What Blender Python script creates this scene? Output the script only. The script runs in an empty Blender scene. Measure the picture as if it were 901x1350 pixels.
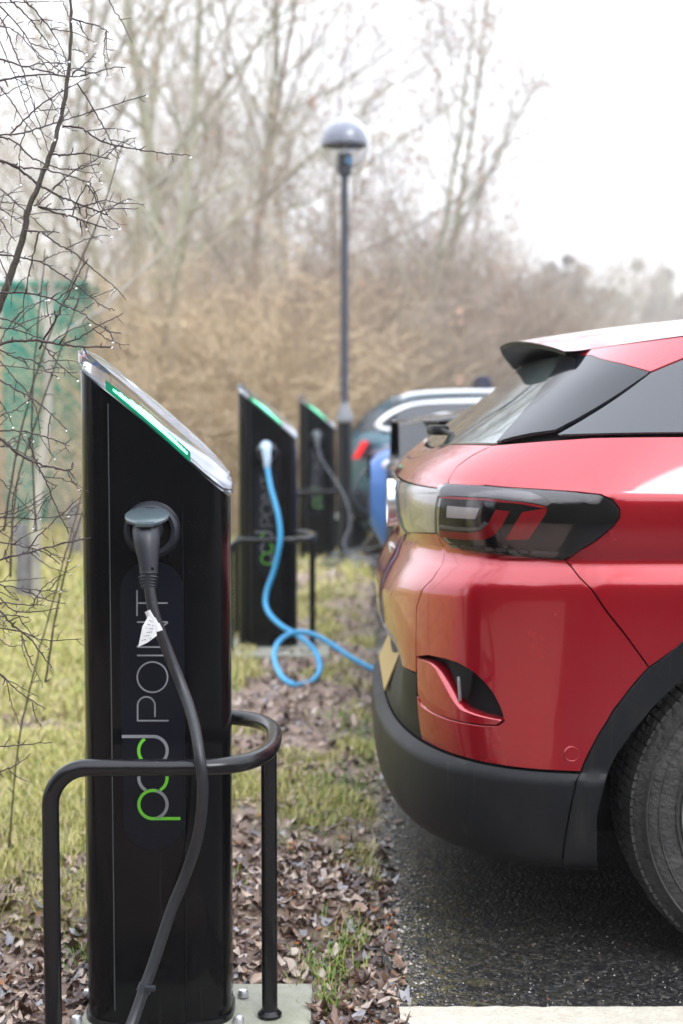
import bpy, bmesh, math, random
import numpy as np
from mathutils import Vector, Matrix, noise
from mathutils.geometry import delaunay_2d_cdt

# ---------------------------------------------------------------- camera, world, light, exposure
S = bpy.context.scene
COL = S.collection
TILT = math.radians(3.97)
F, CX, CY, CAMZ = 1875.0, 450.5, 675.0, 1.25
cam = bpy.data.cameras.new('camera'); camo = bpy.data.objects.new('camera', cam); COL.objects.link(camo)
camo.location = (0, 0, CAMZ); camo.rotation_euler = (math.pi/2 - TILT, 0, 0)
cam.sensor_fit = 'VERTICAL'; cam.sensor_height = 36.0; cam.lens = 50.0
cam.clip_start = 0.05; cam.clip_end = 2000
cam.dof.use_dof = True; cam.dof.focus_distance = 2.88; cam.dof.aperture_fstop = 2.8
S.camera = camo

world = bpy.data.worlds.new("World"); S.world = world; world.use_nodes = True
nt = world.node_tree; nt.nodes.clear()
sky = nt.nodes.new('ShaderNodeTexSky'); sky.sky_type = 'NISHITA'; sky.sun_disc = False
sky.sun_elevation = math.radians(38); sky.sun_rotation = math.radians(150)
sky.air_density = 1.0; sky.dust_density = 4.0; sky.ozone_density = 1.0
bw = nt.nodes.new('ShaderNodeRGBToBW'); nt.links.new(sky.outputs[0], bw.inputs[0])
# an overcast layer evens the sky out: the clear-sky brightness is levelled towards one grey-white
mx = nt.nodes.new('ShaderNodeMix'); mx.data_type = 'RGBA'; mx.inputs[0].default_value = 0.88
nt.links.new(bw.outputs[0], mx.inputs[6])
# cloud layer: darker towards the horizon, brightest overhead, as overcast skies are
wtc = nt.nodes.new('ShaderNodeTexCoord'); wsp = nt.nodes.new('ShaderNodeSeparateXYZ'); nt.links.new(wtc.outputs['Generated'], wsp.inputs[0])
wcl = nt.nodes.new('ShaderNodeMix'); wcl.data_type = 'RGBA'; nt.links.new(wsp.outputs[2], wcl.inputs[0]); wcl.clamp_factor = True
wcl.inputs[6].default_value = (8.3, 8.6, 9.1, 1); wcl.inputs[7].default_value = (20.5, 21.8, 24.5, 1)
nt.links.new(wcl.outputs[2], mx.inputs[7])
bg = nt.nodes.new('ShaderNodeBackground'); bg.inputs[1].default_value = 0.10
nt.links.new(mx.outputs[2], bg.inputs[0])
wo = nt.nodes.new('ShaderNodeOutputWorld'); nt.links.new(bg.outputs[0], wo.inputs[0])

sl = bpy.data.lights.new('sun', 'SUN'); sl.energy = 0.9; sl.angle = math.radians(25); sl.color = (1, 0.985, 0.96)
slo = bpy.data.objects.new('sun', sl); COL.objects.link(slo)
slo.rotation_euler = (math.radians(52), 0, math.radians(30)); slo.location = (0, 0, 20)

S.view_settings.view_transform = 'Standard'; S.view_settings.look = 'None'
S.view_settings.exposure = 1.05; S.view_settings.gamma = 1.0
S.cycles.use_denoising = True
S.cycles.max_bounces = 7; S.cycles.diffuse_bounces = 3; S.cycles.glossy_bounces = 4
S.cycles.transmission_bounces = 7; S.cycles.transparent_max_bounces = 8; S.cycles.volume_bounces = 1
S.cycles.sample_clamp_indirect = 4.0

R = random.Random(7)
ct, st = math.cos(TILT), math.sin(TILT)
def W(px, py, Y):
    a = (px - CX)/F; b = (py - CY)/F
    k = Y/(ct - b*st)
    return Vector((a*k, Y, CAMZ + k*(-st - b*ct)))
def proj(P):
    P = np.asarray(P, float)
    x = P[..., 0]; y = P[..., 1]; z = P[..., 2] - CAMZ
    d = y*ct - z*st; u = y*st + z*ct
    return np.stack([CX + F*x/d, CY - F*u/d], -1)
def smooth(t):
    t = np.clip(t, 0, 1); return t*t*(3 - 2*t)

# ---------------------------------------------------------------- materials
MATS = {}
def mat(name, color, rough=0.6, metal=0.0, coat=0.0, coat_rough=0.05, var=0.0, vscale=8.0, bump=0.0, bscale=60.0,
        spec=0.5, trans=0.0, ior=1.45, emit=None, estr=0.0, dirt=None, dirt_amt=0.0, dscale=6.0, rvar=0.0, sheen=0.0):
    m = bpy.data.materials.new(name); m.use_nodes = True
    n = m.node_tree.nodes; l = m.node_tree.links
    b = n['Principled BSDF']
    b.inputs['Base Color'].default_value = (*color, 1); b.inputs['Roughness'].default_value = rough
    b.inputs['Metallic'].default_value = metal; b.inputs['Coat Weight'].default_value = coat
    b.inputs['Coat Roughness'].default_value = coat_rough; b.inputs['Specular IOR Level'].default_value = spec
    b.inputs['Transmission Weight'].default_value = trans; b.inputs['IOR'].default_value = ior
    if emit: b.inputs['Emission Color'].default_value = (*emit, 1); b.inputs['Emission Strength'].default_value = estr
    tc = n.new('ShaderNodeTexCoord')
    col_out = None
    if var > 0:
        no = n.new('ShaderNodeTexNoise'); no.inputs['Scale'].default_value = vscale; no.inputs['Detail'].default_value = 6
        l.new(tc.outputs['Object'], no.inputs['Vector'])
        cr = n.new('ShaderNodeValToRGB')
        cr.color_ramp.elements[0].position = 0.3; cr.color_ramp.elements[1].position = 0.7
        cr.color_ramp.elements[0].color = (*[c*(1 - var) for c in color], 1)
        cr.color_ramp.elements[1].color = (*[min(1, c*(1 + var)) for c in color], 1)
        l.new(no.outputs['Fac'], cr.inputs[0]); col_out = cr.outputs[0]
    if dirt:
        no = n.new('ShaderNodeTexNoise'); no.inputs['Scale'].default_value = dscale; no.inputs['Detail'].default_value = 8
        no.inputs['Roughness'].default_value = 0.7
        l.new(tc.outputs['Object'], no.inputs['Vector'])
        cr = n.new('ShaderNodeValToRGB'); cr.color_ramp.elements[0].position = 0.45; cr.color_ramp.elements[1].position = 0.85
        cr.color_ramp.elements[0].color = (0, 0, 0, 1); cr.color_ramp.elements[1].color = (dirt_amt,)*3 + (1,)
        l.new(no.outputs['Fac'], cr.inputs[0])
        mm = n.new('ShaderNodeMix'); mm.data_type = 'RGBA'
        l.new(cr.outputs[0], mm.inputs[0])
        if col_out: l.new(col_out, mm.inputs[6])
        else: mm.inputs[6].default_value = (*color, 1)
        mm.inputs[7].default_value = (*dirt, 1); col_out = mm.outputs[2]
        ma = n.new('ShaderNodeMath'); ma.operation = 'MULTIPLY_ADD'
        l.new(cr.outputs[0], ma.inputs[0]); ma.inputs[1].default_value = 0.8; ma.inputs[2].default_value = rough
        l.new(ma.outputs[0], b.inputs['Roughness'])
        if coat > 0:
            mb = n.new('ShaderNodeMath'); mb.operation = 'MULTIPLY_ADD'
            l.new(cr.outputs[0], mb.inputs[0]); mb.inputs[1].default_value = 0.25; mb.inputs[2].default_value = coat_rough
            l.new(mb.outputs[0], b.inputs['Coat Roughness'])
    if col_out: l.new(col_out, b.inputs['Base Color'])
    if bump > 0:
        no = n.new('ShaderNodeTexNoise'); no.inputs['Scale'].default_value = bscale; no.inputs['Detail'].default_value = 5
        l.new(tc.outputs['Object'], no.inputs['Vector'])
        bp = n.new('ShaderNodeBump'); bp.inputs['Strength'].default_value = bump; bp.inputs['Distance'].default_value = 0.02
        l.new(no.outputs['Fac'], bp.inputs['Height']); l.new(bp.outputs[0], b.inputs['Normal'])
    MATS[name] = m
    return m
M_black = mat('gloss_black', (0.003, 0.003, 0.0035), 0.11, coat=0.0, spec=0.19)
M_panel = mat('satin_black', (0.004, 0.005, 0.009), 0.36, spec=0.2)
M_rail = mat('painted_steel_black', (0.006, 0.006, 0.007), 0.2, spec=0.42, bump=0.05, bscale=40, dirt=(0.2, 0.2, 0.2), dirt_amt=0.02, dscale=140)
M_plug = mat('dark_plastic', (0.016, 0.018, 0.024), 0.42)
M_lid = mat('wet_lid_plastic', (0.06, 0.08, 0.09), 0.22, spec=0.8)
M_cable = mat('cable_rubber', (0.014, 0.015, 0.019), 0.38, bump=0.02, bscale=80, dirt=(0.2, 0.19, 0.17), dirt_amt=0.06, dscale=40)
M_bluecable = mat('blue_cable', (0.035, 0.26, 0.48), 0.4, var=0.08)
M_greycable = mat('grey_cable', (0.09, 0.10, 0.115), 0.5)
M_paleplug = mat('pale_plug', (0.35, 0.45, 0.55), 0.4)
M_white = mat('white_label', (0.5, 0.5, 0.5), 0.6, var=0.05, vscale=40)
M_ink = mat('ink', (0.08, 0.08, 0.08), 0.7)
M_let = mat('grey_letters', (0.17, 0.175, 0.19), 0.5)
M_green = mat('green_letters', (0.10, 0.38, 0.02), 0.5)
M_conc = mat('concrete', (0.27, 0.27, 0.22), 0.85, var=0.18, vscale=9, bump=0.3, bscale=90, dirt=(0.16, 0.17, 0.08), dirt_amt=0.6, dscale=5)
M_acryl = mat('clear_acrylic', (0.93, 0.95, 1.0), 0.10, trans=1.0, ior=1.42, spec=0.6)
M_capplate = mat('frosted_cap', (0.58, 0.60, 0.65), 0.30, var=0.15, vscale=20)
M_led = mat('led_green', (0.004, 0.06, 0.03), 0.3, emit=(0.0, 0.75, 0.40), estr=0.14)
M_ledw = mat('led_core', (0.5, 1.0, 0.8), 0.5, emit=(0.25, 1.0, 0.62), estr=1.6)
M_steel = mat('zinc_steel', (0.55, 0.56, 0.58), 0.35, metal=0.8)
M_red = mat('red_paint', (0.33, 0.002, 0.011), 0.24, metal=0.5, coat=1.0, coat_rough=0.03, dirt=(0.25, 0.10, 0.09), dirt_amt=0.09, dscale=5)
M_clad = mat('black_cladding', (0.008, 0.0085, 0.010), 0.45, spec=0.22, bump=0.06, bscale=400, dirt=(0.06, 0.055, 0.048), dirt_amt=0.2, dscale=6)
M_under = mat('underbody', (0.006, 0.006, 0.006), 0.9, spec=0.1)
M_gblack = mat('piano_black', (0.006, 0.007, 0.010), 0.06, spec=0.6)
M_cglass = mat('dark_window_glass', (0.006, 0.008, 0.012), 0.02, spec=0.5, ior=1.75)
M_rglass = mat('rear_window_glass', (0.05, 0.065, 0.062), 0.03, spec=1.0, ior=2.0)
M_lens = mat('lamp_smoked', (0.012, 0.010, 0.012), 0.05, coat=1.0)
M_lensp = mat('lamp_pale', (0.15, 0.13, 0.125), 0.25, coat=1.0, var=0.25, vscale=9)
M_lensr = mat('lamp_red', (0.42, 0.010, 0.022), 0.2, coat=1.0, var=0.15, vscale=40)
M_lensw = mat('lamp_white', (0.6, 0.57, 0.58), 0.2, coat=1.0)
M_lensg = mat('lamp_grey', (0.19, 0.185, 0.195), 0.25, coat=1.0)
M_chrome = mat('chrome', (0.75, 0.76, 0.78), 0.25, metal=0.7)
M_yplate = mat('yellow_plate', (0.36, 0.25, 0.09), 0.5)
M_tyre = mat('tyre_rubber', (0.028, 0.027, 0.026), 0.75, bump=0.5, bscale=70, dirt=(0.17, 0.155, 0.14), dirt_amt=0.35, dscale=16)
M_rim = mat('alloy', (0.55, 0.55, 0.56), 0.3, metal=0.7)
M_paint = mat('line_paint', (0.50, 0.46, 0.38), 0.7, var=0.08, vscale=30, bump=0.5, bscale=140, dirt=(0.25, 0.22, 0.16), dirt_amt=0.5, dscale=22)

def specks(m, scale, thr, color, amt, streak=None):
    """fine dust and dried drops over a surface; optional vertical run marks"""
    n = m.node_tree.nodes; l = m.node_tree.links; b = n['Principled BSDF']
    tc = n.new('ShaderNodeTexCoord')
    fac = None
    vo = n.new('ShaderNodeTexVoronoi'); vo.inputs['Scale'].default_value = scale; l.new(tc.outputs['Object'], vo.inputs['Vector'])
    no = n.new('ShaderNodeTexNoise'); no.inputs['Scale'].default_value = scale*0.12; l.new(tc.outputs['Object'], no.inputs['Vector'])
    r = n.new('ShaderNodeMapRange'); l.new(vo.outputs['Distance'], r.inputs[0]); r.inputs[1].default_value = thr; r.inputs[2].default_value = thr*0.55; r.inputs[3].default_value = 0; r.inputs[4].default_value = amt
    q = n.new('ShaderNodeMapRange'); l.new(no.outputs['Fac'], q.inputs[0]); q.inputs[1].default_value = 0.52; q.inputs[2].default_value = 0.62
    mu = n.new('ShaderNodeMath'); mu.operation = 'MULTIPLY'; l.new(r.outputs[0], mu.inputs[0]); l.new(q.outputs[0], mu.inputs[1]); fac = mu.outputs[0]
    if streak:
        mp = n.new('ShaderNodeMapping'); mp.inputs['Scale'].default_value = (streak[0], streak[0], streak[0]*0.05); l.new(tc.outputs['Object'], mp.inputs['Vector'])
        s2 = n.new('ShaderNodeTexNoise'); s2.inputs['Scale'].default_value = 1.0; s2.inputs['Detail'].default_value = 4; l.new(mp.outputs[0], s2.inputs['Vector'])
        r2 = n.new('ShaderNodeMapRange'); l.new(s2.outputs['Fac'], r2.inputs[0]); r2.inputs[1].default_value = 0.60; r2.inputs[2].default_value = 0.80; r2.inputs[4].default_value = streak[1]
        ad = n.new('ShaderNodeMath'); ad.operation = 'MAXIMUM'; l.new(fac, ad.inputs[0]); l.new(r2.outputs[0], ad.inputs[1]); fac = ad.outputs[0]
    mx_ = n.new('ShaderNodeMix'); mx_.data_type = 'RGBA'; l.new(fac, mx_.inputs[0]); src = b.inputs['Base Color'].links
    if src: l.new(src[0].from_socket, mx_.inputs[6])
    else: mx_.inputs[6].default_value = b.inputs['Base Color'].default_value
    mx_.inputs[7].default_value = (*color, 1); l.new(mx_.outputs[2], b.inputs['Base Color'])
specks(M_black, 230, 0.13, (0.14, 0.135, 0.12), 0.8, (40, 0.035))
specks(M_rail, 200, 0.12, (0.25, 0.25, 0.24), 0.8)
M_red.node_tree.nodes['Principled BSDF'].inputs['Coat IOR'].default_value = 1.65
specks(M_red, 80, 0.07, (0.02, 0.004, 0.004), 0.8, (30, 0.12))
specks(M_clad, 260, 0.16, (0.12, 0.11, 0.09), 0.6, (34, 0.16))
specks(M_cable, 300, 0.16, (0.2, 0.2, 0.19), 0.5)
# clear outer cover of a lamp: see-through with a mirror-like skin
M_cover = bpy.data.materials.new('clear_lamp_cover'); M_cover.use_nodes = True; _n = M_cover.node_tree.nodes; _l = M_cover.node_tree.links; _n.clear()
_o = _n.new('ShaderNodeOutputMaterial'); _m = _n.new('ShaderNodeMixShader'); _f = _n.new('ShaderNodeFresnel'); _f.inputs[0].default_value = 1.38
_t = _n.new('ShaderNodeBsdfTransparent'); _t.inputs[0].default_value = (0.97, 0.95, 0.95, 1); _g = _n.new('ShaderNodeBsdfGlossy'); _g.inputs['Roughness'].default_value = 0.03
_l.new(_f.outputs[0], _m.inputs[0]); _l.new(_t.outputs[0], _m.inputs[1]); _l.new(_g.outputs[0], _m.inputs[2]); _l.new(_m.outputs[0], _o.inputs[0])

# ---------------------------------------------------------------- mesh helpers
class MB:
    def __init__(s): s.v = []; s.f = []; s.mi = []; s.n = 0
    def add(s, verts, faces, mi=0):
        o = s.n; s.v.extend([tuple(p) for p in verts]); s.n = len(s.v)
        s.f.extend([tuple(i + o for i in f) for f in faces]); s.mi.extend([mi]*len(faces))
    def tube(s, pts, rad, sides=8, cap=True, mi=0, flat=1.0):
        pts = [Vector(p) for p in pts]; n = len(pts)
        if not hasattr(rad, '__len__'): rad = [rad]*n
        vs = []; ref = None
        for i, p in enumerate(pts):
            t = (pts[min(i+1, n-1)] - pts[max(i-1, 0)])
            if t.length < 1e-9: t = Vector((0, 0, 1))
            t.normalize()
            if ref is None:
                ref = Vector((0, 0, 1)) if abs(t.z) < 0.8 else Vector((1, 0, 0))
            a = ref - t*ref.dot(t)
            if a.length < 1e-6: a = t.orthogonal()
            a.normalize(); b = t.cross(a); ref = a
            for k in range(sides):
                th = 2*math.pi*k/sides
                vs.append(p + (a*math.cos(th) + b*math.sin(th)*flat)*rad[i])
        fs = []
        for i in range(n-1):
            for k in range(sides):
                k2 = (k+1) % sides
                fs.append((i*sides+k, i*sides+k2, (i+1)*sides+k2, (i+1)*sides+k))
        if cap:
            fs.append(tuple(range(sides-1, -1, -1))); fs.append(tuple((n-1)*sides + k for k in range(sides)))
        s.add(vs, fs, mi)
    def box(s, c, d, mi=0, rz=0, bev=0.0):
        bm = bmesh.new(); bmesh.ops.create_cube(bm, size=1)
        bmesh.ops.scale(bm, vec=d, verts=bm.verts)
        if bev: bmesh.ops.bevel(bm, geom=list(bm.edges), offset=bev, segments=2, affect='EDGES', profile=0.5)
        bmesh.ops.rotate(bm, cent=(0, 0, 0), matrix=Matrix.Rotation(rz, 3, 'Z'), verts=bm.verts)
        bmesh.ops.translate(bm, vec=c, verts=bm.verts)
        bm.verts.index_update()
        s.add([v.co[:] for v in bm.verts], [[v.index for v in f.verts] for f in bm.faces], mi); bm.free()
    def lathe(s, prof, segs=32, axis='Z', c=(0, 0, 0), mi=0, close=False):
        c = Vector(c); vs = []; n = len(prof)
        for k in range(segs):
            th = 2*math.pi*k/segs; co, si = math.cos(th), math.sin(th)
            for r, h in prof:
                if axis == 'Z': p = (r*co, r*si, h)
                elif axis == 'Y': p = (r*co, h, r*si)
                else: p = (h, r*co, r*si)
                vs.append(c + Vector(p))
        fs = []
        for k in range(segs):
            k2 = (k+1) % segs
            for i in range(n-1 + (1 if close else 0)):
                j = (i+1) % n
                fs.append((k*n+i, k2*n+i, k2*n+j, k*n+j))
        s.add(vs, fs, mi)
    def prism(s, outline, z0, z1, mi=0, axis='Z', zf=None):
        """outline list of (a,b); z1 may be a function of (a,b)"""
        n = len(outline)
        f1 = z1 if callable(z1) else (lambda a, b: z1)
        f0 = z0 if callable(z0) else (lambda a, b: z0)
        def P(a, b, c):
            return (a, b, c) if axis == 'Z' else ((a, c, b) if axis == 'Y' else (c, a, b))
        vs = [P(a, b, f0(a, b)) for a, b in outline] + [P(a, b, f1(a, b)) for a, b in outline]
        fs = [tuple(range(n-1, -1, -1)), tuple(range(n, 2*n))]
        fs += [(i, (i+1) % n, n + (i+1) % n, n+i) for i in range(n)]
        s.add(vs, fs, mi)
    def build(s, name, m, parent=None, smooth=None, loc=(0, 0, 0)):
        me = bpy.data.meshes.new(name); me.from_pydata(s.v, [], s.f)
        ms = m if isinstance(m, (list, tuple)) else [m]
        for x in ms: me.materials.append(x)
        if len(ms) > 1: me.polygons.foreach_set('material_index', s.mi)
        me.update()
        if smooth is not None:
            me.shade_smooth()
            if smooth < 179: me.set_sharp_from_angle(angle=math.radians(smooth))
        o = bpy.data.objects.new(name, me); COL.objects.link(o); o.location = loc
        if parent: o.parent = parent
        return o
def fixn(o):
    bm = bmesh.new(); bm.from_mesh(o.data); bmesh.ops.recalc_face_normals(bm, faces=bm.faces); bm.to_mesh(o.data); bm.free(); return o
def tag(o, label=None, cat=None, group=None, kind=None):
    if label: o['label'] = label
    if cat: o['category'] = cat
    if group: o['group'] = group
    if kind: o['kind'] = kind
    return o
def empty(name, loc, label, cat, group=None, rz=0):
    o = bpy.data.objects.new(name, None); COL.objects.link(o); o.location = loc; o.rotation_euler = (0, 0, rz)
    o.empty_display_size = 0.2
    return tag(o, label, cat, group)
KIDS = {}
def copy_tree(o, parent=None):
    c = o.copy(); COL.objects.link(c)
    if parent: c.parent = parent
    for ch in [x for x in bpy.data.objects if x.parent == o and x is not c]: copy_tree(ch, c)
    return c
def cat(pts, n=8, closed=False):
    """catmull-rom through points"""
    P = [Vector(p) for p in pts]; out = []
    m = len(P); rng = range(m) if closed else range(m-1)
    for i in rng:
        if closed: a, b, c, d = P[i-1], P[i], P[(i+1) % m], P[(i+2) % m]
        else: a, b, c, d = P[max(i-1, 0)], P[i], P[i+1], P[min(i+2, m-1)]
        for k in range(n):
            t = k/n
            out.append(0.5*((2*b) + (c-a)*t + (2*a - 5*b + 4*c - d)*t*t + (3*b - a - 3*c + d)*t**3))
    if not closed: out.append(P[-1])
    return out
def sup(a, b, n, k=48):
    o = []
    for i in range(k):
        th = 2*math.pi*i/k; c, s_ = math.cos(th), math.sin(th)
        o.append((a*math.copysign(abs(c)**(2/n), c), b*math.copysign(abs(s_)**(2/n), s_)))
    return o

# ---------------------------------------------------------------- the ground, car park, line markings
def nz(x, y, s, o=0.0): return noise.noise(Vector((x*s + o, y*s - o, o)))
def edge_x(y):                      # where the tarmac begins
    return 0.055 + 0.017*y + 0.05*nz(0, y, 1.1, 3) + 0.025*nz(0, y, 5, 9) + 0.010*nz(0, y, 20, 2)
def grassiness(x, y):
    """0 bare mud and leaves, 1 turf"""
    cx = -0.30 - 0.004*y + 0.10*nz(0, y, 0.9, 5)          # the trodden strip between posts and tarmac
    d = (x - cx)
    turf = 0.0
    left = smooth((cx + 0.05 - x)/0.22)
    right = smooth((x - cx - 0.05)/0.2)*smooth((y - 4.0)/1.5)*0.22
    turf = max(float(left), float(right))
    turf = turf*0.9 + 1.3*nz(x, y, 1.7, 1) + 0.9*nz(x, y, 5, 4)
    near = float(smooth((3.75 + 0.15*nz(x, y, 3, 8) - y)/0.45))      # leaf litter round the first post
    turf *= (1 - near)
    far = float(smooth((y - 8.5)/2))*0.25
    if x < -0.9: far += 0.25
    return max(0.0, min(1.0, turf + far*(1 - near)))
def gz(x, y):
    h = 0.016*nz(x, y, 2.2, 6) + 0.008*nz(x, y, 9, 1)
    e = edge_x(y)
    k = float(smooth((e - 0.02 - x)/0.12))
    h = h*k - 0.014*(1 - k) + 0.012*k
    h += 0.05*max(0.0, min(6.0, -1.1 - x))*float(smooth((-1.1 - x)/1.0))
    h += 0.016*max(0.0, min(30, y - 15))*float(smooth((-x + 1.0)/3.0))
    for (qx, qy) in ((-0.385, 2.99),):
        d = max(abs(x - qx) - 0.40, abs(y - qy) - 0.34)
        w = float(smooth(1 - d/0.25)); h = h*(1 - w) + (-0.045)*w
    return h
def axis(a, b, fine, lo, hi, coarse):
    out = [a + i*(b - a)/int((b - a)/fine) for i in range(int((b - a)/fine) + 1)]
    x = b; s = fine
    while x < hi: s = min(s*1.35, coarse); x += s; out.append(x)
    x = a; s = fine
    while x > lo: s = min(s*1.35, coarse); x -= s; out.insert(0, x)
    return out
xs = axis(-2.4, 0.45, 0.045, -400, 400, 60); ys = axis(2.3, 9.0, 0.045, -400, 600, 60)
gv = []; ga = []
for y in ys:
    for x in xs:
        gv.append((x, y, gz(x, y))); ga.append(grassiness(x, y))
nx_ = len(xs)
gf = [(j*nx_+i, j*nx_+i+1, (j+1)*nx_+i+1, (j+1)*nx_+i) for j in range(len(ys)-1) for i in range(nx_-1)]
me = bpy.data.meshes.new('ground'); me.from_pydata(gv, [], gf); me.update(); me.shade_smooth()
at = me.attributes.new('turf', 'FLOAT', 'POINT'); at.data.foreach_set('value', ga)
gm = bpy.data.materials.new('soil_and_turf'); gm.use_nodes = True
n = gm.node_tree.nodes; l = gm.node_tree.links; b = n['Principled BSDF']; b.inputs['Roughness'].default_value = 0.85
tc = n.new('ShaderNodeTexCoord'); A = n.new('ShaderNodeAttribute'); A.attribute_name = 'turf'
def ramp(src, stops):
    r = n.new('ShaderNodeValToRGB'); e = r.color_ramp.elements
    e[0].position = stops[0][0]; e[0].color = (*stops[0][1], 1); e[1].position = stops[1][0]; e[1].color = (*stops[1][1], 1)
    for p, c in stops[2:]:
        q = e.new(p); q.color = (*c, 1)
    l.new(src, r.inputs[0]); return r.outputs[0]
def noi(s, d=6, r_=0.6):
    q = n.new('ShaderNodeTexNoise'); q.inputs['Scale'].default_value = s; q.inputs['Detail'].default_value = d
    q.inputs['Roughness'].default_value = r_; l.new(tc.outputs['Object'], q.inputs['Vector']); return q
mud = ramp(noi(7, 9, 0.75).outputs['Fac'], [(0.3, (0.12, 0.078, 0.055)), (0.5, (0.25, 0.175, 0.135)), (0.72, (0.40, 0.31, 0.25))])
turf = ramp(noi(3, 8, 0.7).outputs['Fac'], [(0.3, (0.13, 0.12, 0.03)), (0.5, (0.27, 0.25, 0.07)), (0.7, (0.42, 0.35, 0.15))])
mixn = n.new('ShaderNodeMix'); mixn.data_type = 'RGBA'
l.new(A.outputs['Fac'], mixn.inputs[0]); l.new(mud, mixn.inputs[6]); l.new(turf, mixn.inputs[7]); l.new(mixn.outputs[2], b.inputs['Base Color'])
bp = n.new('ShaderNodeBump'); bp.inputs['Strength'].default_value = 0.9; bp.inputs['Distance'].default_value = 0.02
l.new(noi(45, 8, 0.7).outputs['Fac'], bp.inputs['Height']); l.new(bp.outputs[0], b.inputs['Normal'])
me.materials.append(gm)
ground = bpy.data.objects.new('ground', me); COL.objects.link(ground)
tag(ground, 'muddy verge and grassy bank beside the parking bays', None, None, 'structure')

# tarmac: a sheet whose ragged edge follows edge_x
am = bpy.data.materials.new('wet_asphalt'); am.use_nodes = True
n = am.node_tree.nodes; l = am.node_tree.links; b = n['Principled BSDF']
tc = n.new('ShaderNodeTexCoord')
vo = n.new('ShaderNodeTexVoronoi'); vo.inputs['Scale'].default_value = 120; l.new(tc.outputs['Object'], vo.inputs['Vector'])
vc = n.new('ShaderNodeRGBToBW'); l.new(vo.outputs['Color'], vc.inputs[0])
agg = ramp(vc.outputs[0], [(0.15, (0.008, 0.008, 0.009)), (0.62, (0.020, 0.0195, 0.020)), (0.95, (0.085, 0.08, 0.075))])
big = ramp(noi(3.5, 7, 0.7).outputs['Fac'], [(0.35, (0.65, 0.65, 0.66)), (0.65, (1.15, 1.12, 1.05))])
mu = n.new('ShaderNodeMix'); mu.data_type = 'RGBA'; mu.blend_type = 'MULTIPLY'; mu.inputs[0].default_value = 1
l.new(agg, mu.inputs[6]); l.new(big, mu.inputs[7])
# moss near the ragged edge
A = n.new('ShaderNodeAttribute'); A.attribute_name = 'moss'
mo = n.new('ShaderNodeMath'); mo.operation = 'MULTIPLY'; l.new(A.outputs['Fac'], mo.inputs[0])
mr = ramp(noi(28, 8, 0.8).outputs['Fac'], [(0.48, (0, 0, 0)), (0.62, (1, 1, 1))]); l.new(mr, mo.inputs[1])
m2 = n.new('ShaderNodeMix'); m2.data_type = 'RGBA'; l.new(mo.outputs[0], m2.inputs[0]); l.new(mu.outputs[2], m2.inputs[6])
m2.inputs[7].default_value = (0.12, 0.10, 0.025, 1); l.new(m2.outputs[2], b.inputs['Base Color'])
rr = n.new('ShaderNodeMapRange'); l.new(noi(5, 6, 0.7).outputs['Fac'], rr.inputs[0]); rr.inputs[1].default_value = 0.3; rr.inputs[2].default_value = 0.7
rr.inputs[3].default_value = 0.28; rr.inputs[4].default_value = 0.5; l.new(rr.outputs[0], b.inputs['Roughness'])
bp = n.new('ShaderNodeBump'); bp.inputs['Strength'].default_value = 0.75; bp.inputs['Distance'].default_value = 0.004; bp.invert = True
l.new(vo.outputs['Distance'], bp.inputs['Height']); l.new(bp.outputs[0], b.inputs['Normal'])
yy = axis(2.2, 9, 0.03, -60, 130, 4)
offs = [0, 0.012, 0.05, 0.12, 0.25, 0.6, 1.5, 4, 10, 40]
av = []; aa = []
for y in yy:
    e = edge_x(y)
    for k, o_ in enumerate(offs):
        av.append((e + o_, y, (-0.016 if k == 0 else 0.0) )); aa.append(max(0, 1 - o_/0.3))
m_ = len(offs)
af = [(j*m_+i, j*m_+i+1, (j+1)*m_+i+1, (j+1)*m_+i) for j in range(len(yy)-1) for i in range(m_-1)]
me = bpy.data.meshes.new('car_park'); me.from_pydata(av, [], af); me.update(); me.shade_smooth()
at = me.attributes.new('moss', 'FLOAT', 'POINT'); at.data.foreach_set('value', aa)
me.materials.append(am)
o = bpy.data.objects.new('car_park', me); COL.objects.link(o); tag(o, 'wet coarse tarmac of the parking bays', None, None, 'structure')

line_labels = ['worn cream bay line in the bottom corner of the frame, nearest the viewer', 'cream bay line under the far side of the red car',
               'cream bay line whose end shows past the red bumper', 'cream bay line beside the bright blue car', 'cream bay line next to the lamp post']
for i, yl in enumerate((2.862, 5.1, 7.35, 9.6, 11.85)):
    m = MB(); x0 = 0.118 if i == 0 else edge_x(yl) + 0.05 
    top = []; bot = []; x = x0
    while x < 5.0:
        top.append((x + 0.01*R.random(), yl + 0.052 + 0.005*nz(x, 1, 30, i) + 0.004*nz(x, 3, 90, i), 0.0045)); bot.append((x + 0.02*R.random(), yl - 0.052 + 0.0035*nz(x, 5, 30, i), 0.0045)); x += 0.02
    k = len(top)
    m.add(top + bot, [(j, k+j, k+j+1, j+1) for j in range(k-1)])
    o = m.build('parking_line', M_paint); tag(o, line_labels[i], None, None, 'structure')
    o['label'] = line_labels[i]
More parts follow.
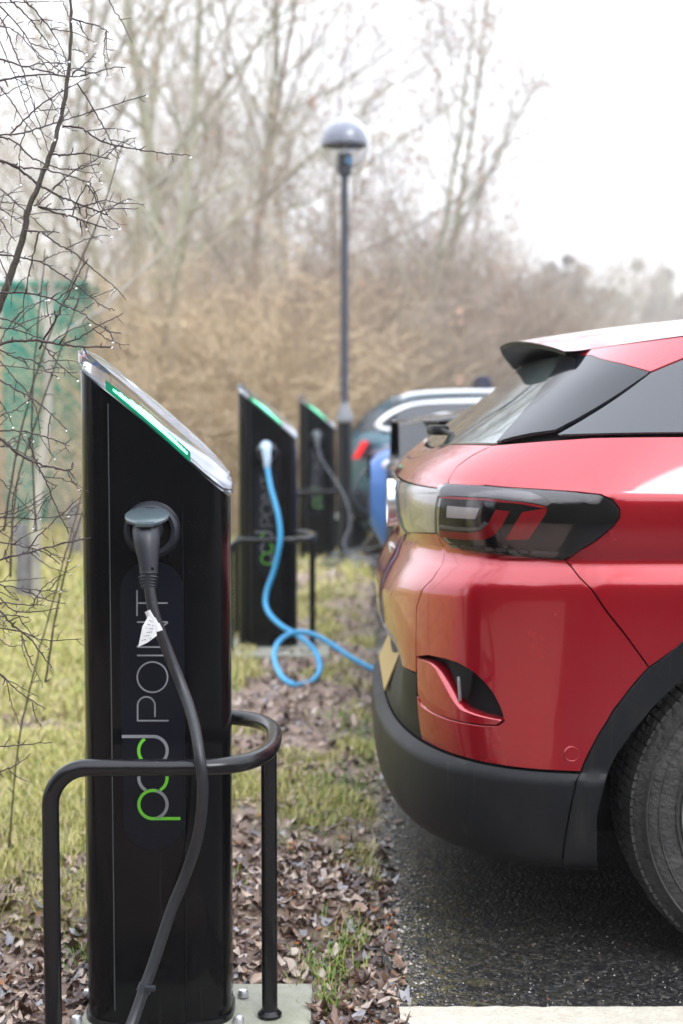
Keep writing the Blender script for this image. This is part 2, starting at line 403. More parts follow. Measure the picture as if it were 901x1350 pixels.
# ---------------------------------------------------------------- charging posts
HW, HD = 0.154, 0.096
def ztop(x): return 1.378 - (x + HW)/(2*HW)*0.266 + 0.010*math.sin(math.pi*(x + HW)/(2*HW))
def rounded_rect(a, b, r, k=8):
    o = []
    for cx, cy, t0 in ((a-r, b-r, 0), (-a+r, b-r, 90), (-a+r, -b+r, 180), (a-r, -b+r, 270)):
        for i in range(k+1):
            t = math.radians(t0 + 90*i/k); o.append((cx + r*math.cos(t), cy + r*math.sin(t)))
    return o
def stroke(mb, pts, w, y, mi=0):
    """flat lettering stroke in the x-z plane, 1 mm thick, at depth y"""
    pts = [Vector((p[0], 0, p[1])) for p in pts]; n = len(pts); L = []; Rr = []
    for i, p in enumerate(pts):
        t = pts[min(i+1, n-1)] - pts[max(i-1, 0)]; t.normalize(); nn = Vector((t.z, 0, -t.x))
        L.append(p + nn*w/2); Rr.append(p - nn*w/2)
    vs = [(v.x, y, v.z) for v in L] + [(v.x, y, v.z) for v in Rr] + [(v.x, y+0.0012, v.z) for v in L] + [(v.x, y+0.0012, v.z) for v in Rr]
    fs = []
    for i in range(n-1):
        fs += [(i, i+1, n+i+1, n+i), (i, 2*n+i, 2*n+i+1, i+1), (n+i, n+i+1, 3*n+i+1, 3*n+i)]
    fs += [(0, n, 3*n, 2*n), (n-1, 3*n-1, 4*n-1, 2*n-1)]
    mb.add(vs, fs, mi)
PX1, PY1, PZ1 = -0.3885, 2.99, -0.035
YF = PY1 - HD - 0.004
def loc1(px, py, Y=None):          # photo pixel -> local post coordinates on the front face of post 1
    p = W(px, py, Y if Y else YF); return Vector((p.x - PX1, p.y - PY1, p.z - PZ1))
def arc(cx, cy, r, a0, a1, k=18, rx=None):
    return [(cx + (rx or r)*math.cos(math.radians(a0 + (a1-a0)*i/k)), cy + r*math.sin(math.radians(a0 + (a1-a0)*i/k))) for i in range(k+1)]
def charging_post(loc, label, plinth_span):
    t = empty('charging_post', loc, label, 'charging post', 'car charging posts along the verge')
    # column: superellipse section, slanted head
    out = sup(HW, HD, 2.9, 72)
    m = MB(); m.prism(out, 0.0, lambda a, b: ztop(a))
    body = m.build('body', M_black, t, smooth=35)
    # bright trim lines where front panel meets the side extrusions
    fp = MB()
    xa, xb = -0.083, 0.062
    m = MB(); m.prism([(xa, -HD-0.0025), (xb, -HD-0.0025), (xb, -HD+0.02), (xa, -HD+0.02)], 0.012, lambda a, b: ztop(a)-0.004)
    m.build('front_panel', M_black, t)
    for x_ in (xa-0.002, xb+0.002):
        m = MB(); zt_ = (ztop(x_)-0.02 if x_ < 0 else 1.10); m.box((x_, -HD-0.0016, 0.02+zt_/2), (0.0016, 0.004, zt_-0.04)); o = m.build('panel_seam', M_panel if x_ > 0 else M_trim, t)
    # clear sloping head
    o2 = sup(HW*1.03, HD*1.07, 2.7, 64)
    m = MB(); m.prism(o2, lambda a, b: ztop(a)+0.0005, lambda a, b: ztop(a)+0.057 - 0.012*(abs(a/HW)**4) - 0.008*(abs(b/HD)**4))
    lens = m.build('clear_head', M_acryl, t); 
    bm = bmesh.new(); bm.from_mesh(lens.data); bmesh.ops.bevel(bm, geom=[e for e in bm.edges if e.calc_face_angle(0) > 0.6], offset=0.009, segments=4, affect='EDGES'); bm.to_mesh(lens.data); bm.free()
    lens.data.shade_smooth(); lens.data.set_sharp_from_angle(angle=math.radians(40))
    o3 = sup(HW*0.93, HD*0.86, 2.7, 48)
    m = MB(); m.prism(o3, lambda a, b: ztop(a)+0.004, lambda a, b: ztop(a)+0.012)
    m.build('head_plate', M_capplate, t)
    m = MB()
    rl = random.Random(4)
    for k in range(64):
        x = -0.074 + k*0.148/63; f = 1 - abs(k-30)/34; hgt = 0.003 + 0.011*f + 0.004*rl.random()
        m.box((x, -HD*0.985, ztop(x)+0.014+hgt*0.35), (0.00135, 0.003, hgt))
    led = m.build('led_strip', M_ledw, t)
    m = MB()
    k = 24; xs_ = [-0.090 + i*0.17/k for i in range(k+1)]
    vs = [(x, -HD*0.97, ztop(x)+0.003) for x in xs_] + [(x, -HD*0.97, ztop(x)+0.024) for x in xs_] + [(x, -HD*0.90, ztop(x)+0.003) for x in xs_] + [(x, -HD*0.90, ztop(x)+0.020) for x in xs_]
    q = k+1; fs = []
    for i in range(k): fs += [(i, i+1, q+i+1, q+i), (q+i, q+i+1, 3*q+i+1, 3*q+i), (2*q+i, 3*q+i, 3*q+i+1, 2*q+i+1), (i, 2*q+i, 2*q+i+1, i+1)]
    m.add(vs, fs); m.build('light_guide', M_led, t)
    # name board: satin stadium with lettering
    c0, c1 = loc1(201.5, 780), loc1(202.5, 1080); top = loc1(201, 739); bot = loc1(202, 1121)
    rr = (loc1(243, 900).x - loc1(160, 900).x)/2; cx = (loc1(243, 900).x + loc1(160, 900).x)/2
    st_ = [(cx + rr*math.cos(math.radians(a)), top.z - rr + rr*math.sin(math.radians(a))) for a in range(0, 181, 6)]
    st_ += [(cx + rr*math.cos(math.radians(a)), bot.z + rr + rr*math.sin(math.radians(a))) for a in range(180, 361, 6)]
    m = MB(); m.prism(st_, -HD-0.0045, -HD-0.001, axis='Y'); nb = fixn(m.build('name_board', M_panel, t))
    yl = -HD-0.0056
    def L(px, py): p = loc1(px, py); return (p.x, p.z)
    def Ls(pts): return [L(*p) for p in pts]
    thin = 0.0031; thick = 0.0062
    letters = []
    def letter(strokes, material, w):
        m = MB()
        for s_ in strokes: stroke(m, Ls(s_), w, yl)
        o = m.build('letter', material, nb); letters.append(o)
    letter([[(181, 778), (181, 812)], [(181, 795), (221.5, 795)]], M_let, thin)                       # T
    letter([[(181, 820), (221.5, 820), (181, 853), (221.5, 853)][:2], [(221.5, 820.5), (181, 852.5)], [(181, 853), (221.5, 853)]], M_let, thin)   # N
    letter([[(181, 864), (221.5, 864)]], M_let, thin)                                                 # I
    letter([arc(201.3, 892.6, 20, 0, 360, 40)], M_let, thin)                                          # O
    letter([[(181, 950), (222.5, 950)], [(181.8, 950), (181.8, 930)] + arc(193.2, 930, 11.4, 180, 360, 16) + [(204.6, 945)]], M_let, thin)  # P
    # the pod mark: d, o, p made of circle arcs
    letter([[(161, 970.8), (202, 970.8)] , arc(202, 989.5, 18.8, -90, 60, 20)], M_let, thick)
    letter([arc(202, 989.5, 18.8, 235, 130, 18)], M_green, thick)
    letter([arc(202, 1025.5, 18.6, 60, -60, 18)], M_green, thick)
    letter([arc(202, 1025.5, 18.6, 120, 240, 18)], M_let, thick)
    letter([arc(202, 1060.5, 18.6, -75, 75, 20)], M_let, thick)
    letter([arc(202, 1060.5, 18.6, 285, 90, 28) + [(202.5, 1079), (238, 1079)]], M_green, thick)
    # socket with flipped-up lid
    sc = loc1(200, 699)
    so = empty_child('socket', t)
    m = MB(); prof = [(0.040, -HD-0.004), (0.042, -HD-0.016), (0.049, -HD-0.018), (0.055, -HD-0.012), (0.057, -HD+0.0)]
    m.lathe(prof, 40, 'Y', (sc.x, 0, sc.z)); ring = fixn(m.build('socket_ring', M_plug, so, smooth=40))
    m = MB(); m.lathe([(0.0001, -HD-0.004), (0.041, -HD-0.004)], 32, 'Y', (sc.x, 0, sc.z)); m.build('socket_well', M_under, so)
    # lid: disc hinged at the ring's top, tipping outward
    m = MB(); lidr = 0.0445
    m.lathe([(0.0001, 0.003), (lidr*0.9, 0.004), (lidr, 0.001), (lidr, -0.004), (lidr*0.92, -0.0075), (0.0001, -0.0075)], 40, 'Z')
    m.box((0.001, -lidr-0.001, 0.0005), (0.036, 0.012, 0.006))
    lid = m.build('socket_lid', M_lid, so, smooth=40)
    lid.location = (sc.x-0.003, -HD-0.047, sc.z+0.033); lid.rotation_euler = (math.radians(19), 0, 0)
    # base flange with bolt caps
    m = MB(); m.prism(sup(HW*1.03, HD*1.04, 3, 40), -0.001, 0.012); m.build('base_flange', M_rail, t, smooth=40)
    for sx, sy in ((1, -1), (-1, -1), (1, 1), (-1, 1)):
        m = MB(); m.lathe([(0.0125, 0.009), (0.0125, 0.016), (0.009, 0.024), (0.0001, 0.026)], 14, 'Z', (sx*(HW+0.017), sy*HD*0.72, -0.008)); m.build('bolt_cap', M_steel, t, smooth=50)
    # guard rail
    g = guard_rail(t)
    # concrete plinth
    m = MB(); x0, x1 = plinth_span
    m.box(((x0+x1)/2, -0.095, -0.055), (x1-x0, 0.50, 0.107), bev=0.012)
    m.build('plinth', M_conc, t, smooth=30)
    return t
def empty_child(name, parent):
    """a part that carries sub-parts but has its own small mesh: the collar behind them"""
    m = MB(); sc = loc1(200, 699)
    m.lathe([(0.058, -HD+0.002), (0.060, -HD-0.003), (0.056, -HD-0.005)], 36, 'Y', (sc.x, 0, sc.z))
    return m.build(name, M_panel, parent, smooth=40)
def guard_rail(t):
    zr = 0.590; hd = 0.235; r = 0.0172; xl = -0.185; xr = 0.072
    # near side: leg, bend, along the front, round the tip, back along the far side and down
    bend = 0.075
    pts = []
    for sgn in (-1, 1):
        seq = [Vector((xl, sgn*hd, 0.0)), Vector((xl, sgn*hd, zr-bend-0.02))]
        seq += [Vector((xl + bend*(1-math.cos(a)), sgn*hd, zr-bend + bend*math.sin(a))) for a in [math.radians(d) for d in range(0, 91, 10)]]
        if sgn < 0: near = seq
        else: far = seq
    tip = []
    for d in range(-90, 91, 9):
        a = math.radians(d); tip.append(Vector((xr + 0.172*abs(math.cos(a))**0.75*1.0, hd*math.copysign(abs(math.sin(a))**0.75, math.sin(a)), zr)))
    path = near + [Vector((x, -hd, zr)) for x in (-0.05, 0.02, 0.06)] + tip + [Vector((x, hd, zr)) for x in (0.06, 0.02, -0.05)] + far[::-1]
    m = MB(); m.tube(path, r, 16); g = m.build('guard_rail', M_rail, t, smooth=60)
    m = MB(); m.tube([(xr+0.163, 0-0.03, 0.0), (xr+0.163, -0.03, 0.3), (xr+0.163, -0.03, zr-0.005)], r*0.98, 16); m.build('rail_leg', M_rail, t, smooth=60)
    for (x, y) in ((xl, -hd), (xl, hd), (xr+0.163, -0.03)):
        m = MB(); m.lathe([(0.026, 0.0), (0.026, 0.006), (0.022, 0.010), (0.018, 0.014)], 24, 'Z', (x, y, 0)); m.build('rail_foot', M_rail, t, smooth=40)
    return g
M_trim = mat('trim_line', (0.10, 0.11, 0.12), 0.3, metal=0.5)
post1 = charging_post((PX1, PY1, PZ1), 'nearest black charging post with dark cable and white cable tag, in sharp focus', (-0.17, 0.326))
post2 = copy_tree(post1); post2.location = (W(353.5, 680, 7.5).x, 7.5, 0.028); post2.scale = (1, 1, 0.972)
post2['label'] = 'middle black charging post with the bright blue cable plugged in'
post3 = copy_tree(post1); post3.location = (W(418.5, 630, 12.0).x, 12.0, 0.03); post3.scale = (1, 1, 0.97)
post3['label'] = 'farthest black charging post, beside the lamp post, with a thin grey cable'

# cables, each with its plug
def plug(parent, sc, mt, dirv=(-0.003, -0.075, -0.10)):
    """a plug seated in the socket at sc (world) pointing out and down"""
    d = Vector(dirv); a = Vector(sc) + Vector((0, -0.012, 0.004)); 
    m = MB()
    p = [a, a + Vector((0.001, -0.030, -0.002)), a + Vector((0.003, -0.050, -0.012)), a + Vector((0.006, -0.062, -0.034)), a + Vector((0.009, -0.070, -0.062)), a + Vector((0.010, -0.074, -0.084))]
    m.tube(cat(p, 5), [0.030]*6 + [0.029, 0.029, 0.028, 0.028, 0.0275, 0.027, 0.0265, 0.026, 0.025, 0.024, 0.023, 0.022, 0.021, 0.0205, 0.0195, 0.0190, 0.0185, 0.018, 0.018, 0.018], 20)
    pl = m.build('plug', mt, parent, smooth=50)
    e = p[-1]
    for k in range(4):
        m = MB(); c = e + Vector((-0.0002, -0.002, -0.004 - 0.006*k)); rr = 0.0185 - 0.0011*k
        for s_ in (-1, 1):
            pts = [c + Vector((rr*math.sin(s_*math.radians(q)), -rr*math.cos(math.radians(q))*0.9, 0.002*math.cos(math.radians(q)) - 0.0035*(1-math.cos(math.radians(q))))) for q in range(14, 150, 14)]
            m.tube(pts, 0.0016, 6)
        m.build('grip_rib', mt, pl, smooth=60)
    m = MB(); m.tube([e, e + Vector((0, -0.002, -0.028))], [0.0165, 0.0135], 16); m.build('strain_relief', mt, pl, smooth=60)
    m = MB(); m.lathe([(0.0001, -0.0012), (0.0028, -0.001), (0.003, 0.0)], 10, 'Y', (e.x+0.0095, e.y-0.0145, e.z+0.012)); m.build('screw_hole', M_under, pl)
    return e + Vector((0, -0.002, -0.028))
sc1 = W(197, 699, YF)
cab = empty('charging_cable', (sc1.x, sc1.y, sc1.z), 'thick dark charging cable hanging down the nearest post, with a white tag and a strap', 'cable', 'charging cables')
cab.location = (0, 0, 0)
e1 = plug(cab, (sc1.x, PY1-HD-0.004, sc1.z), M_plug)
cp = [e1 + Vector((0, 0, 0.01)), W(197.5, 775, 2.80), W(200, 792, 2.797), W(206, 818, 2.795), W(222, 860, 2.80), W(240, 905, 2.79), W(255, 950, 2.752), W(264, 1000, 2.712), W(267.5, 1045, 2.71), W(262, 1098, 2.73), W(247, 1148, 2.76), W(226, 1200, 2.765), W(206, 1260, 2.75), W(190, 1305, 2.73), W(173, 1352, 2.70), W(155, 1392, 2.655)]
last = cp[-1]; cp += [Vector((last.x-0.06, last.y-0.08, -0.03)), Vector((last.x-0.2, last.y-0.22, -0.028)), Vector((last.x-0.5, last.y-0.4, 0.012)), Vector((last.x-1.1, last.y-0.45, 0.02))]
cpath = cat(cp, 8)
m = MB(); m.tube(cpath, 0.0112, 16); m.build('cable', M_cable, cab, smooth=80)
# white tag wrapped round the cable, with a flag
m = MB(); seg = [p for p in cat([W(198.5, 804, 2.797), W(203, 815, 2.795), W(208.5, 832, 2.794)], 5)]
m.tube(seg, 0.0122, 16, cap=True)
fl = [W(196, 812, 2.782), W(188, 826, 2.775), W(182.5, 853, 2.772), W(195, 847, 2.776), W(207, 838, 2.781), W(205, 823, 2.783)]
k = len(fl); back = [p + Vector((0, 0.0012, 0)) for p in fl]
m.add(fl + back, [tuple(range(k)), tuple(range(2*k-1, k-1, -1))] + [(i, (i+1) % k, k+(i+1) % k, k+i) for i in range(k)])
tg = m.build('cable_tag', M_white, cab)
m = MB()
for j in range(6):
    a = Vector(W(196.5 - 2*j, 817 + 5.5*j, 2.7795 - 0.0011*j)); b_ = Vector(W(203.5 - 0.6*j, 821 + 4*j, 2.7795 - 0.0008*j))
    for q in range(4):
        if (q + j) % 4 == 3: continue
        m.tube([a.lerp(b_, q/4 + 0.02), a.lerp(b_, q/4 + 0.2)], 0.0006, 4)
m.build('tag_print', M_ink, tg)
m = MB(); a = W(191, 1303, 2.731); d = (W(187, 1313, 2.727) - W(195, 1292, 2.735)).normalized()
m.tube([a - d*0.008, a + d*0.008], 0.0145, 16); m.box(tuple(a + Vector((0.012, -0.01, 0.004))), (0.022, 0.012, 0.012), bev=0.003)
m.build('cable_strap', M_plug, cab, smooth=40)

Yf2 = 7.5 - HD - 0.004
def cable(name, pts, r, mt, label, grp='charging cables', par=None, n=7):
    m = MB(); m.tube(cat(pts, n), r, 12); 
    if par: return m.build('cable', mt, par, smooth=80)
    o = m.build(name, mt, smooth=80); return tag(o, label, 'cable', grp)
c2 = empty('charging_cable', (0, 0, 0), 'bright blue charging cable looping on the grass from the middle post', 'cable', 'charging cables')
s2 = Vector((post2.location.x + (sc1.x-PX1), Yf2, post2.location.z + (sc1.z-PZ1)))
e2 = plug(c2, s2, M_paleplug)
p2 = [e2 + Vector((0, 0, 0.01)), W(357, 642, 7.28), W(367, 680, 7.24), W(369.5, 712, 7.22), W(362, 750, 7.22), W(351, 783, 7.2), W(353, 805, 7.15), W(370, 824, 7.05), W(395, 839, 6.98), W(414, 856, 6.82), W(422, 880, 6.55), W(412, 898, 6.40), W(390, 903, 6.34), W(371, 891, 6.42), W(362, 868, 6.58), W(366, 849, 6.72), W(382, 836, 6.86), W(405, 834, 6.88), W(432, 846, 6.84), W(465, 868, 6.75), W(503, 886, 6.68), W(560, 900, 6.6), (0.62, 6.55, 0.05), (0.60, 7.0, 0.03), (0.35, 7.6, 0.25), (0.27, 7.75, 0.62)]
cable('cable', p2, 0.0130, M_bluecable, '', par=c2)
c3 = empty('charging_cable', (0, 0, 0), 'thin grey charging cable hanging from the farthest post and coiling on the ground', 'cable', 'charging cables')
s3 = Vector((post3.location.x + (sc1.x-PX1), 12.0-HD-0.004, post3.location.z + (sc1.z-PZ1)))
e3 = plug(c3, s3, M_greycable)
p3 = [e3 + Vector((0, 0, 0.01)), W(423, 602, 11.75), W(432, 618, 11.72), W(443, 634, 11.6), W(456, 658, 11.45), W(462, 690, 11.4), W(455, 722, 11.3)]
x0, y0 = W(465, 741, 11.2).x, 11.25
for k in range(26):
    a = k*0.62; rr = 0.20 + 0.05*math.sin(k*1.7)
    p3.append(Vector((x0 + rr*math.cos(a), y0 + rr*0.9*math.sin(a), 0.035 + 0.004*k + (0.06 if k % 5 == 2 else 0))))
p3 += [W(500, 720, 10.6), W(512, 700, 10.0), W(522, 700, 9.4), W(530, 690, 9.1)]
cable('cable', p3, 0.0065, M_greycable, '', par=c3)
cable('charging_cable', [W(497, 615, 8.35), W(488, 616, 8.3), W(474, 630, 8.28), W(468, 652, 8.3), W(474, 668, 8.35), W(486, 678, 8.4), W(494, 700, 8.6), W(480, 722, 9.2), W(500, 738, 9.6), W(520, 742, 9.7), (0.5, 10.0, 0.02)], 0.0095, M_greycable,
      'grey cable arcing out of the nose of the bright blue car')
m = MB(); m.tube([W(501, 616, 8.34), W(494, 613, 8.30), W(486, 617, 8.28)], [0.028, 0.024, 0.017], 12)
o = m.build('charging_plug', M_bluecable, smooth=60); tag(o, 'light blue plug in the nose of the bright blue car', 'plug')

# ---------------------------------------------------------------- lamp post
LY = 11.7; LX = W(454.5, 500, LY).x
lp = empty('lamp_post', (LX, LY, 0), 'tall dark lamp post with a clear globe under a domed cap', 'street lamp')
def hz(py): return W(454, py, LY).z
m = MB(); m.lathe([(0.0001, -0.02), (0.078, -0.02), (0.078, 0.02), (0.064, 0.05), (0.060, 0.08), (0.060, hz(560)), (0.060, hz(556))], 24); m.build('lower_column', M_rail, lp, smooth=40)
m = MB(); m.lathe([(0.060, hz(557)), (0.072, hz(555)), (0.070, hz(549)), (0.045, hz(538)), (0.034, hz(534)), (0.034, hz(530))], 24); m.build('collar', mat('weathered_grey', (0.16, 0.165, 0.18), 0.6), lp, smooth=40)
m = MB(); m.lathe([(0.033, hz(545)), (0.031, hz(236)), (0.034, hz(234)), (0.046, hz(231)), (0.062, hz(228)), (0.062, hz(225)), (0.062, hz(223))], 24); m.build('upper_column', mat('dark_blue_grey_paint', (0.045, 0.048, 0.065), 0.4), lp, smooth=40)
m = MB(); m.lathe([(0.060, hz(227)), (0.064, hz(224)), (0.064, hz(206)), (0.058, hz(202)), (0.0001, hz(201))], 24); gb = m.build('gear_box', mat('lamp_housing', (0.05, 0.05, 0.065), 0.4), lp, smooth=40)
m = MB(); pts = [(0.066*math.sin(math.radians(a)), -0.066*math.cos(math.radians(a))) for a in range(12, 62, 8)]
zl0, zl1 = hz(218), hz(208); vs = [(x, y, zl0) for x, y in pts] + [(x, y, zl1) for x, y in pts]; k = len(pts)
m.add(vs, [(i, i+1, k+i+1, k+i) for i in range(k-1)]); m.build('sticker', mat('sticker_blue', (0.10, 0.30, 0.55), 0.5), gb)
gr = 0.212; gc = (hz(155)+hz(223))/2
def sphere_prof(r, a0, a1, k, c): return [(max(0.0001, r*math.cos(math.radians(a0+(a1-a0)*i/k))), c + r*math.sin(math.radians(a0+(a1-a0)*i/k))) for i in range(k+1)]
m = MB(); m.lathe(sphere_prof(gr, -72, 90, 24, gc) + [(0.0001, gc+gr-0.004)] + sphere_prof(gr-0.011, 90, -72, 24, gc), 40)
M_globe = mat('globe_plastic', (0.93, 0.94, 0.95), 0.06, trans=1.0, ior=1.38); m.build('globe', M_globe, lp, smooth=60)
m = MB(); m.lathe(sphere_prof(gr*0.90, 8, 90, 14, gc-0.005) + sphere_prof(gr*0.88, 90, 8, 14, gc-0.005), 36, close=True); m.lathe([(gr*0.90, gc+0.024), (gr*0.92, gc+0.018), (gr*0.92, gc-0.02), (gr*0.86, gc-0.02), (gr*0.86, gc+0.018)], 36, close=True)
m.build('dome_cap', mat('cap_grey', (0.17, 0.18, 0.235), 0.35), lp, smooth=50)
m = MB(); m.tube([(0, 0, hz(202)), (0, 0, gc+0.03)], 0.012, 12); m.build('lamp_stem', M_steel, lp)
for px, lab in ((472, 'short black bollard with a pale top to the right of the lamp post'), (447, 'short black bollard with a pale top between the last charging post and the lamp')):
    Y = 12.7; p = W(px, 700, Y); t = empty('bollard', (p.x, Y, 0), lab, 'bollard', 'short black bollards')
    m = MB(); m.prism(rounded_rect(0.085, 0.085, 0.02, 4), -0.05, 0.31); m.build('post', M_clad, t, smooth=30)
    m = MB(); m.prism(rounded_rect(0.092, 0.092, 0.02, 4), 0.311, 0.345, ); m.build('cap', mat('pale_cap', (0.62, 0.62, 0.58), 0.6), t, smooth=30)
# ---------------------------------------------------------------- the red car: one analytic body surface, cut into panels
YC = 4.0
# row: v, z0, z1, X0, half width, squareness n, corner end Xc, recess, crease flag ; rows above the belt use h instead of z1
ROWS = [
 (0.235, 0.245, .42, .70, 2.6, .62, 0, 0),
 (0.215, 0.228, .22, .86, 2.8, .62, 0, 1),
 (0.255, 0.262, .125, .912, 3.0, .62, 0, 0),
 (0.330, 0.335, .094, .930, 3.0, .62, 0, 0),
 (0.420, 0.405, .0885, .936, 3.0, .62, 0, 0),
 (0.478, 0.448, .0915, .936, 3.0, .62, 0, 1),
 (0.492, 0.461, .120, .924, 3.0, .62, 0.000, 1),
 (0.530, 0.500, .112, .9245, 3.0, .62, 0.012, 0),
 (0.600, 0.560, .105, .925, 3.0, .62, 0.040, 0),
 (0.628, 0.620, .103, .926, 3.0, .62, 0.048, 0),
 (0.657, 0.680, .102, .926, 3.0, .62, 0.020, 0),
 (0.705, 0.745, .1015, .926, 3.0, .62, 0, 0),
 (0.790, 0.868, .104, .926, 3.0, .62, 0, 1),
 (0.845, 0.900, .126, .917, 3.0, .62, 0, 0),
 (0.885, 0.918, .146, .911, 3.0, .62, 0, 0),
 (0.938, 0.935, .160, .909, 3.0, .62, 0, 1),
 (0.965, 0.955, .150, .917, 3.0, .62, 0, 0),
 (1.030, 1.020, .144, .923, 3.0, .62, 0, 0),
 (1.074, 1.071, .152, .920, 3.0, .62, 0, 1),
 (1.086, 1.082, .160, .915, 3.0, .64, 0, 1),
 (1.122, 1.130, .186, .892, 3.2, .70, 0, 0),
 (1.155, 1.203, .248, .855, 3.4, .80, 0, 1),
 (1.250, 0.380, .368, .800, 3.6, .88, 0, 0),
 (1.345, 0.780, .490, .735, 3.8, .95, 0, 0),
 (1.395, 1.000, .545, .690, 3.8, 1.0, 0, 0),
]
NB = 21                      # belt row
rows = np.array([r[:7] for r in ROWS], float); crease = [r[7] for r in ROWS]
mid = np.stack([0.5*(rows[:, 0] + np.where(np.arange(len(rows)) <= NB, rows[:, 1], 1.205 + rows[:, 1]*0.19)), 0.5*rows[:, 2], rows[:, 3]], 1)
V = np.concatenate([[0], np.cumsum(np.maximum(np.linalg.norm(np.diff(mid, axis=0), axis=1), 0.012))])
rows2 = rows.copy()
rows2[NB, 1] = 1.203
def pchip_eval(x, y, q):
    n = len(x)
    if n == 2: return y[0] + (y[1]-y[0])*(q-x[0])/(x[1]-x[0])
    h = np.diff(x); d = np.diff(y)/h; m = np.zeros(n)
    for i in range(1, n-1):
        if d[i-1]*d[i] > 0:
            w1 = 2*h[i] + h[i-1]; w2 = h[i] + 2*h[i-1]; m[i] = (w1+w2)/(w1/d[i-1] + w2/d[i])
    m[0] = ((2*h[0]+h[1])*d[0] - h[0]*d[1])/(h[0]+h[1]); m[-1] = ((2*h[-1]+h[-2])*d[-1] - h[-1]*d[-2])/(h[-1]+h[-2])
    if m[0]*d[0] < 0: m[0] = 0
    if m[-1]*d[-1] < 0: m[-1] = 0
    i = np.clip(np.searchsorted(x, q) - 1, 0, n-2); t = (q - x[i])/h[i]
    return ((2*t**3-3*t**2+1)*y[i] + (t**3-2*t**2+t)*h[i]*m[i] + (-2*t**3+3*t**2)*y[i+1] + (t**3-t**2)*h[i]*m[i+1])
cuts = [0] + [i for i, c in enumerate(crease) if c and 0 < i < len(rows)-1] + [len(rows)-1]
def attr(k, v):
    v = np.clip(np.asarray(v, float), V[0], V[-1]); out = np.zeros_like(v)
    for a, b in zip(cuts[:-1], cuts[1:]):
        sel = (v >= V[a] - 1e-9) & (v <= V[b] + 1e-9)
        if not sel.any(): continue
        y = rows2[a:b+1, k].copy()
        if k == 1 and a >= NB: y[0] = 0.0
        out[sel] = pchip_eval(V[a:b+1], y, v[sel])
    return out
# unit corner curves by arc length
NT = np.linspace(2.0, 5.0, 25); _tab = []
for n_ in NT:
    th = np.linspace(0, math.pi/2, 600); s_ = np.sin(th)**(2/n_); c_ = np.cos(th)**(2/n_)
    yy_ = s_; xx_ = (1-c_)
    al = np.concatenate([[0], np.cumsum(np.hypot(np.diff(yy_)*0.92, np.diff(xx_)*0.5))]); al /= al[-1]
    q = np.linspace(0, 1, 241); _tab.append(np.stack([np.interp(q, al, yy_), np.interp(q, al, xx_)], 1))
TAB = np.array(_tab)
def unit(t, n_):
    fi = np.clip((n_-2)/(3.0)*24, 0, 23.999); i = fi.astype(int); f = fi - i
    ft = np.clip(t, 0, 1)*240; j = np.minimum(ft.astype(int), 239); g = ft - j
    A = TAB[i, j]*(1-g)[..., None] + TAB[i, j+1]*g[..., None]; B = TAB[i+1, j]*(1-g)[..., None] + TAB[i+1, j+1]*g[..., None]
    return A*(1-f)[..., None] + B*f[..., None]
ZR = [(0.45, 1.4330), (0.6, 1.4560), (0.9, 1.4900), (1.3, 1.5150), (1.8, 1.5200), (2.5, 1.49), (3.0, 1.43), (3.6, 1.30)]
_zx = np.array([a for a, b in ZR]); _zz = np.array([b for a, b in ZR])
def zroof(x): return pchip_eval(_zx, _zz, np.clip(x, .45, 3.6))
PC = 1.15; XF = 3.95; 
def Surf(p, v):
    """p: metres along the car from rear centre round the corner and forward; v: metres up the body -> world xyz (near side)"""
    p = np.asarray(p, float); v = np.asarray(v, float); p, v = np.broadcast_arrays(p, v)
    z0 = attr(0, v); z1 = attr(1, v); X0 = attr(2, v); ys = attr(3, v); nn = attr(4, v); Xc = attr(5, v); rec = attr(6, v)
    t = np.clip(p/PC, 0, 1); u = unit(t, nn)
    y = ys*u[..., 0]; x = X0 + (Xc - X0)*u[..., 1] + rec*(1 - smooth((t - 0.30)/0.20))
    side = np.clip(p - PC, 0, None)
    x = x + side
    # front corner
    glass = v > V[NB]
    xf_c = XF + 0.0*v
    gx = np.where(glass, 3.3 - 1.0*(attr(0, v) - 1.155)/0.24, XF)
    wf = smooth((x - gx)/0.75)
    y = y*(1 - 0.30*wf - 0.10*np.clip(x - gx, 0, 1)**2)
    hz_ = np.where(glass, 1.203 + z1*(zroof(x) - 0.052 - 1.203), z1)
    z = z0 + (hz_ - z0)*smooth(t*1.05)
    z = z - np.where(z > 0.8, (z - 0.8)*0.42*smooth((x - 2.9)/1.5)*(~glass), 0)
    return np.stack([x, YC - y, z], -1)
def Snorm(p, v, e=0.004):
    a = Surf(np.asarray(p)+e, v) - Surf(np.asarray(p)-e, v); b = Surf(p, np.asarray(v)+e) - Surf(p, np.asarray(v)-e)
    n_ = np.cross(a, b); n_ /= np.maximum(np.linalg.norm(n_, axis=-1, keepdims=True), 1e-9)
    return -n_ if False else n_
_g_p, _g_v = np.meshgrid(np.linspace(0.35, 2.6, 700), np.linspace(0.02, V[-1]-0.001, 600)); _gp = proj(Surf(_g_p, _g_v))
def inv(px, py):
    d = (_gp[..., 0]-px)**2 + (_gp[..., 1]-py)**2
    k = np.unravel_index(np.argmin(d), d.shape); p, v = _g_p[k], _g_v[k]
    for _ in range(6):
        e = 1e-4; c = proj(Surf(p, v)); a = (proj(Surf(p+e, v)) - c)/e; b = (proj(Surf(p, v+e)) - c)/e
        J = np.array([[a[0], b[0]], [a[1], b[1]]]); r = np.array([px, py]) - c
        try: s_ = np.linalg.solve(J, r)
        except Exception: break
        s_ = np.clip(s_, -0.02, 0.02); p2, v2 = p + s_[0], float(np.clip(v + s_[1], 0, V[-1]))
        if np.hypot(*(proj(Surf(p2, v2)) - [px, py])) > np.hypot(*r) + 0.05: break
        p, v = p2, v2
    return (float(p), float(v))
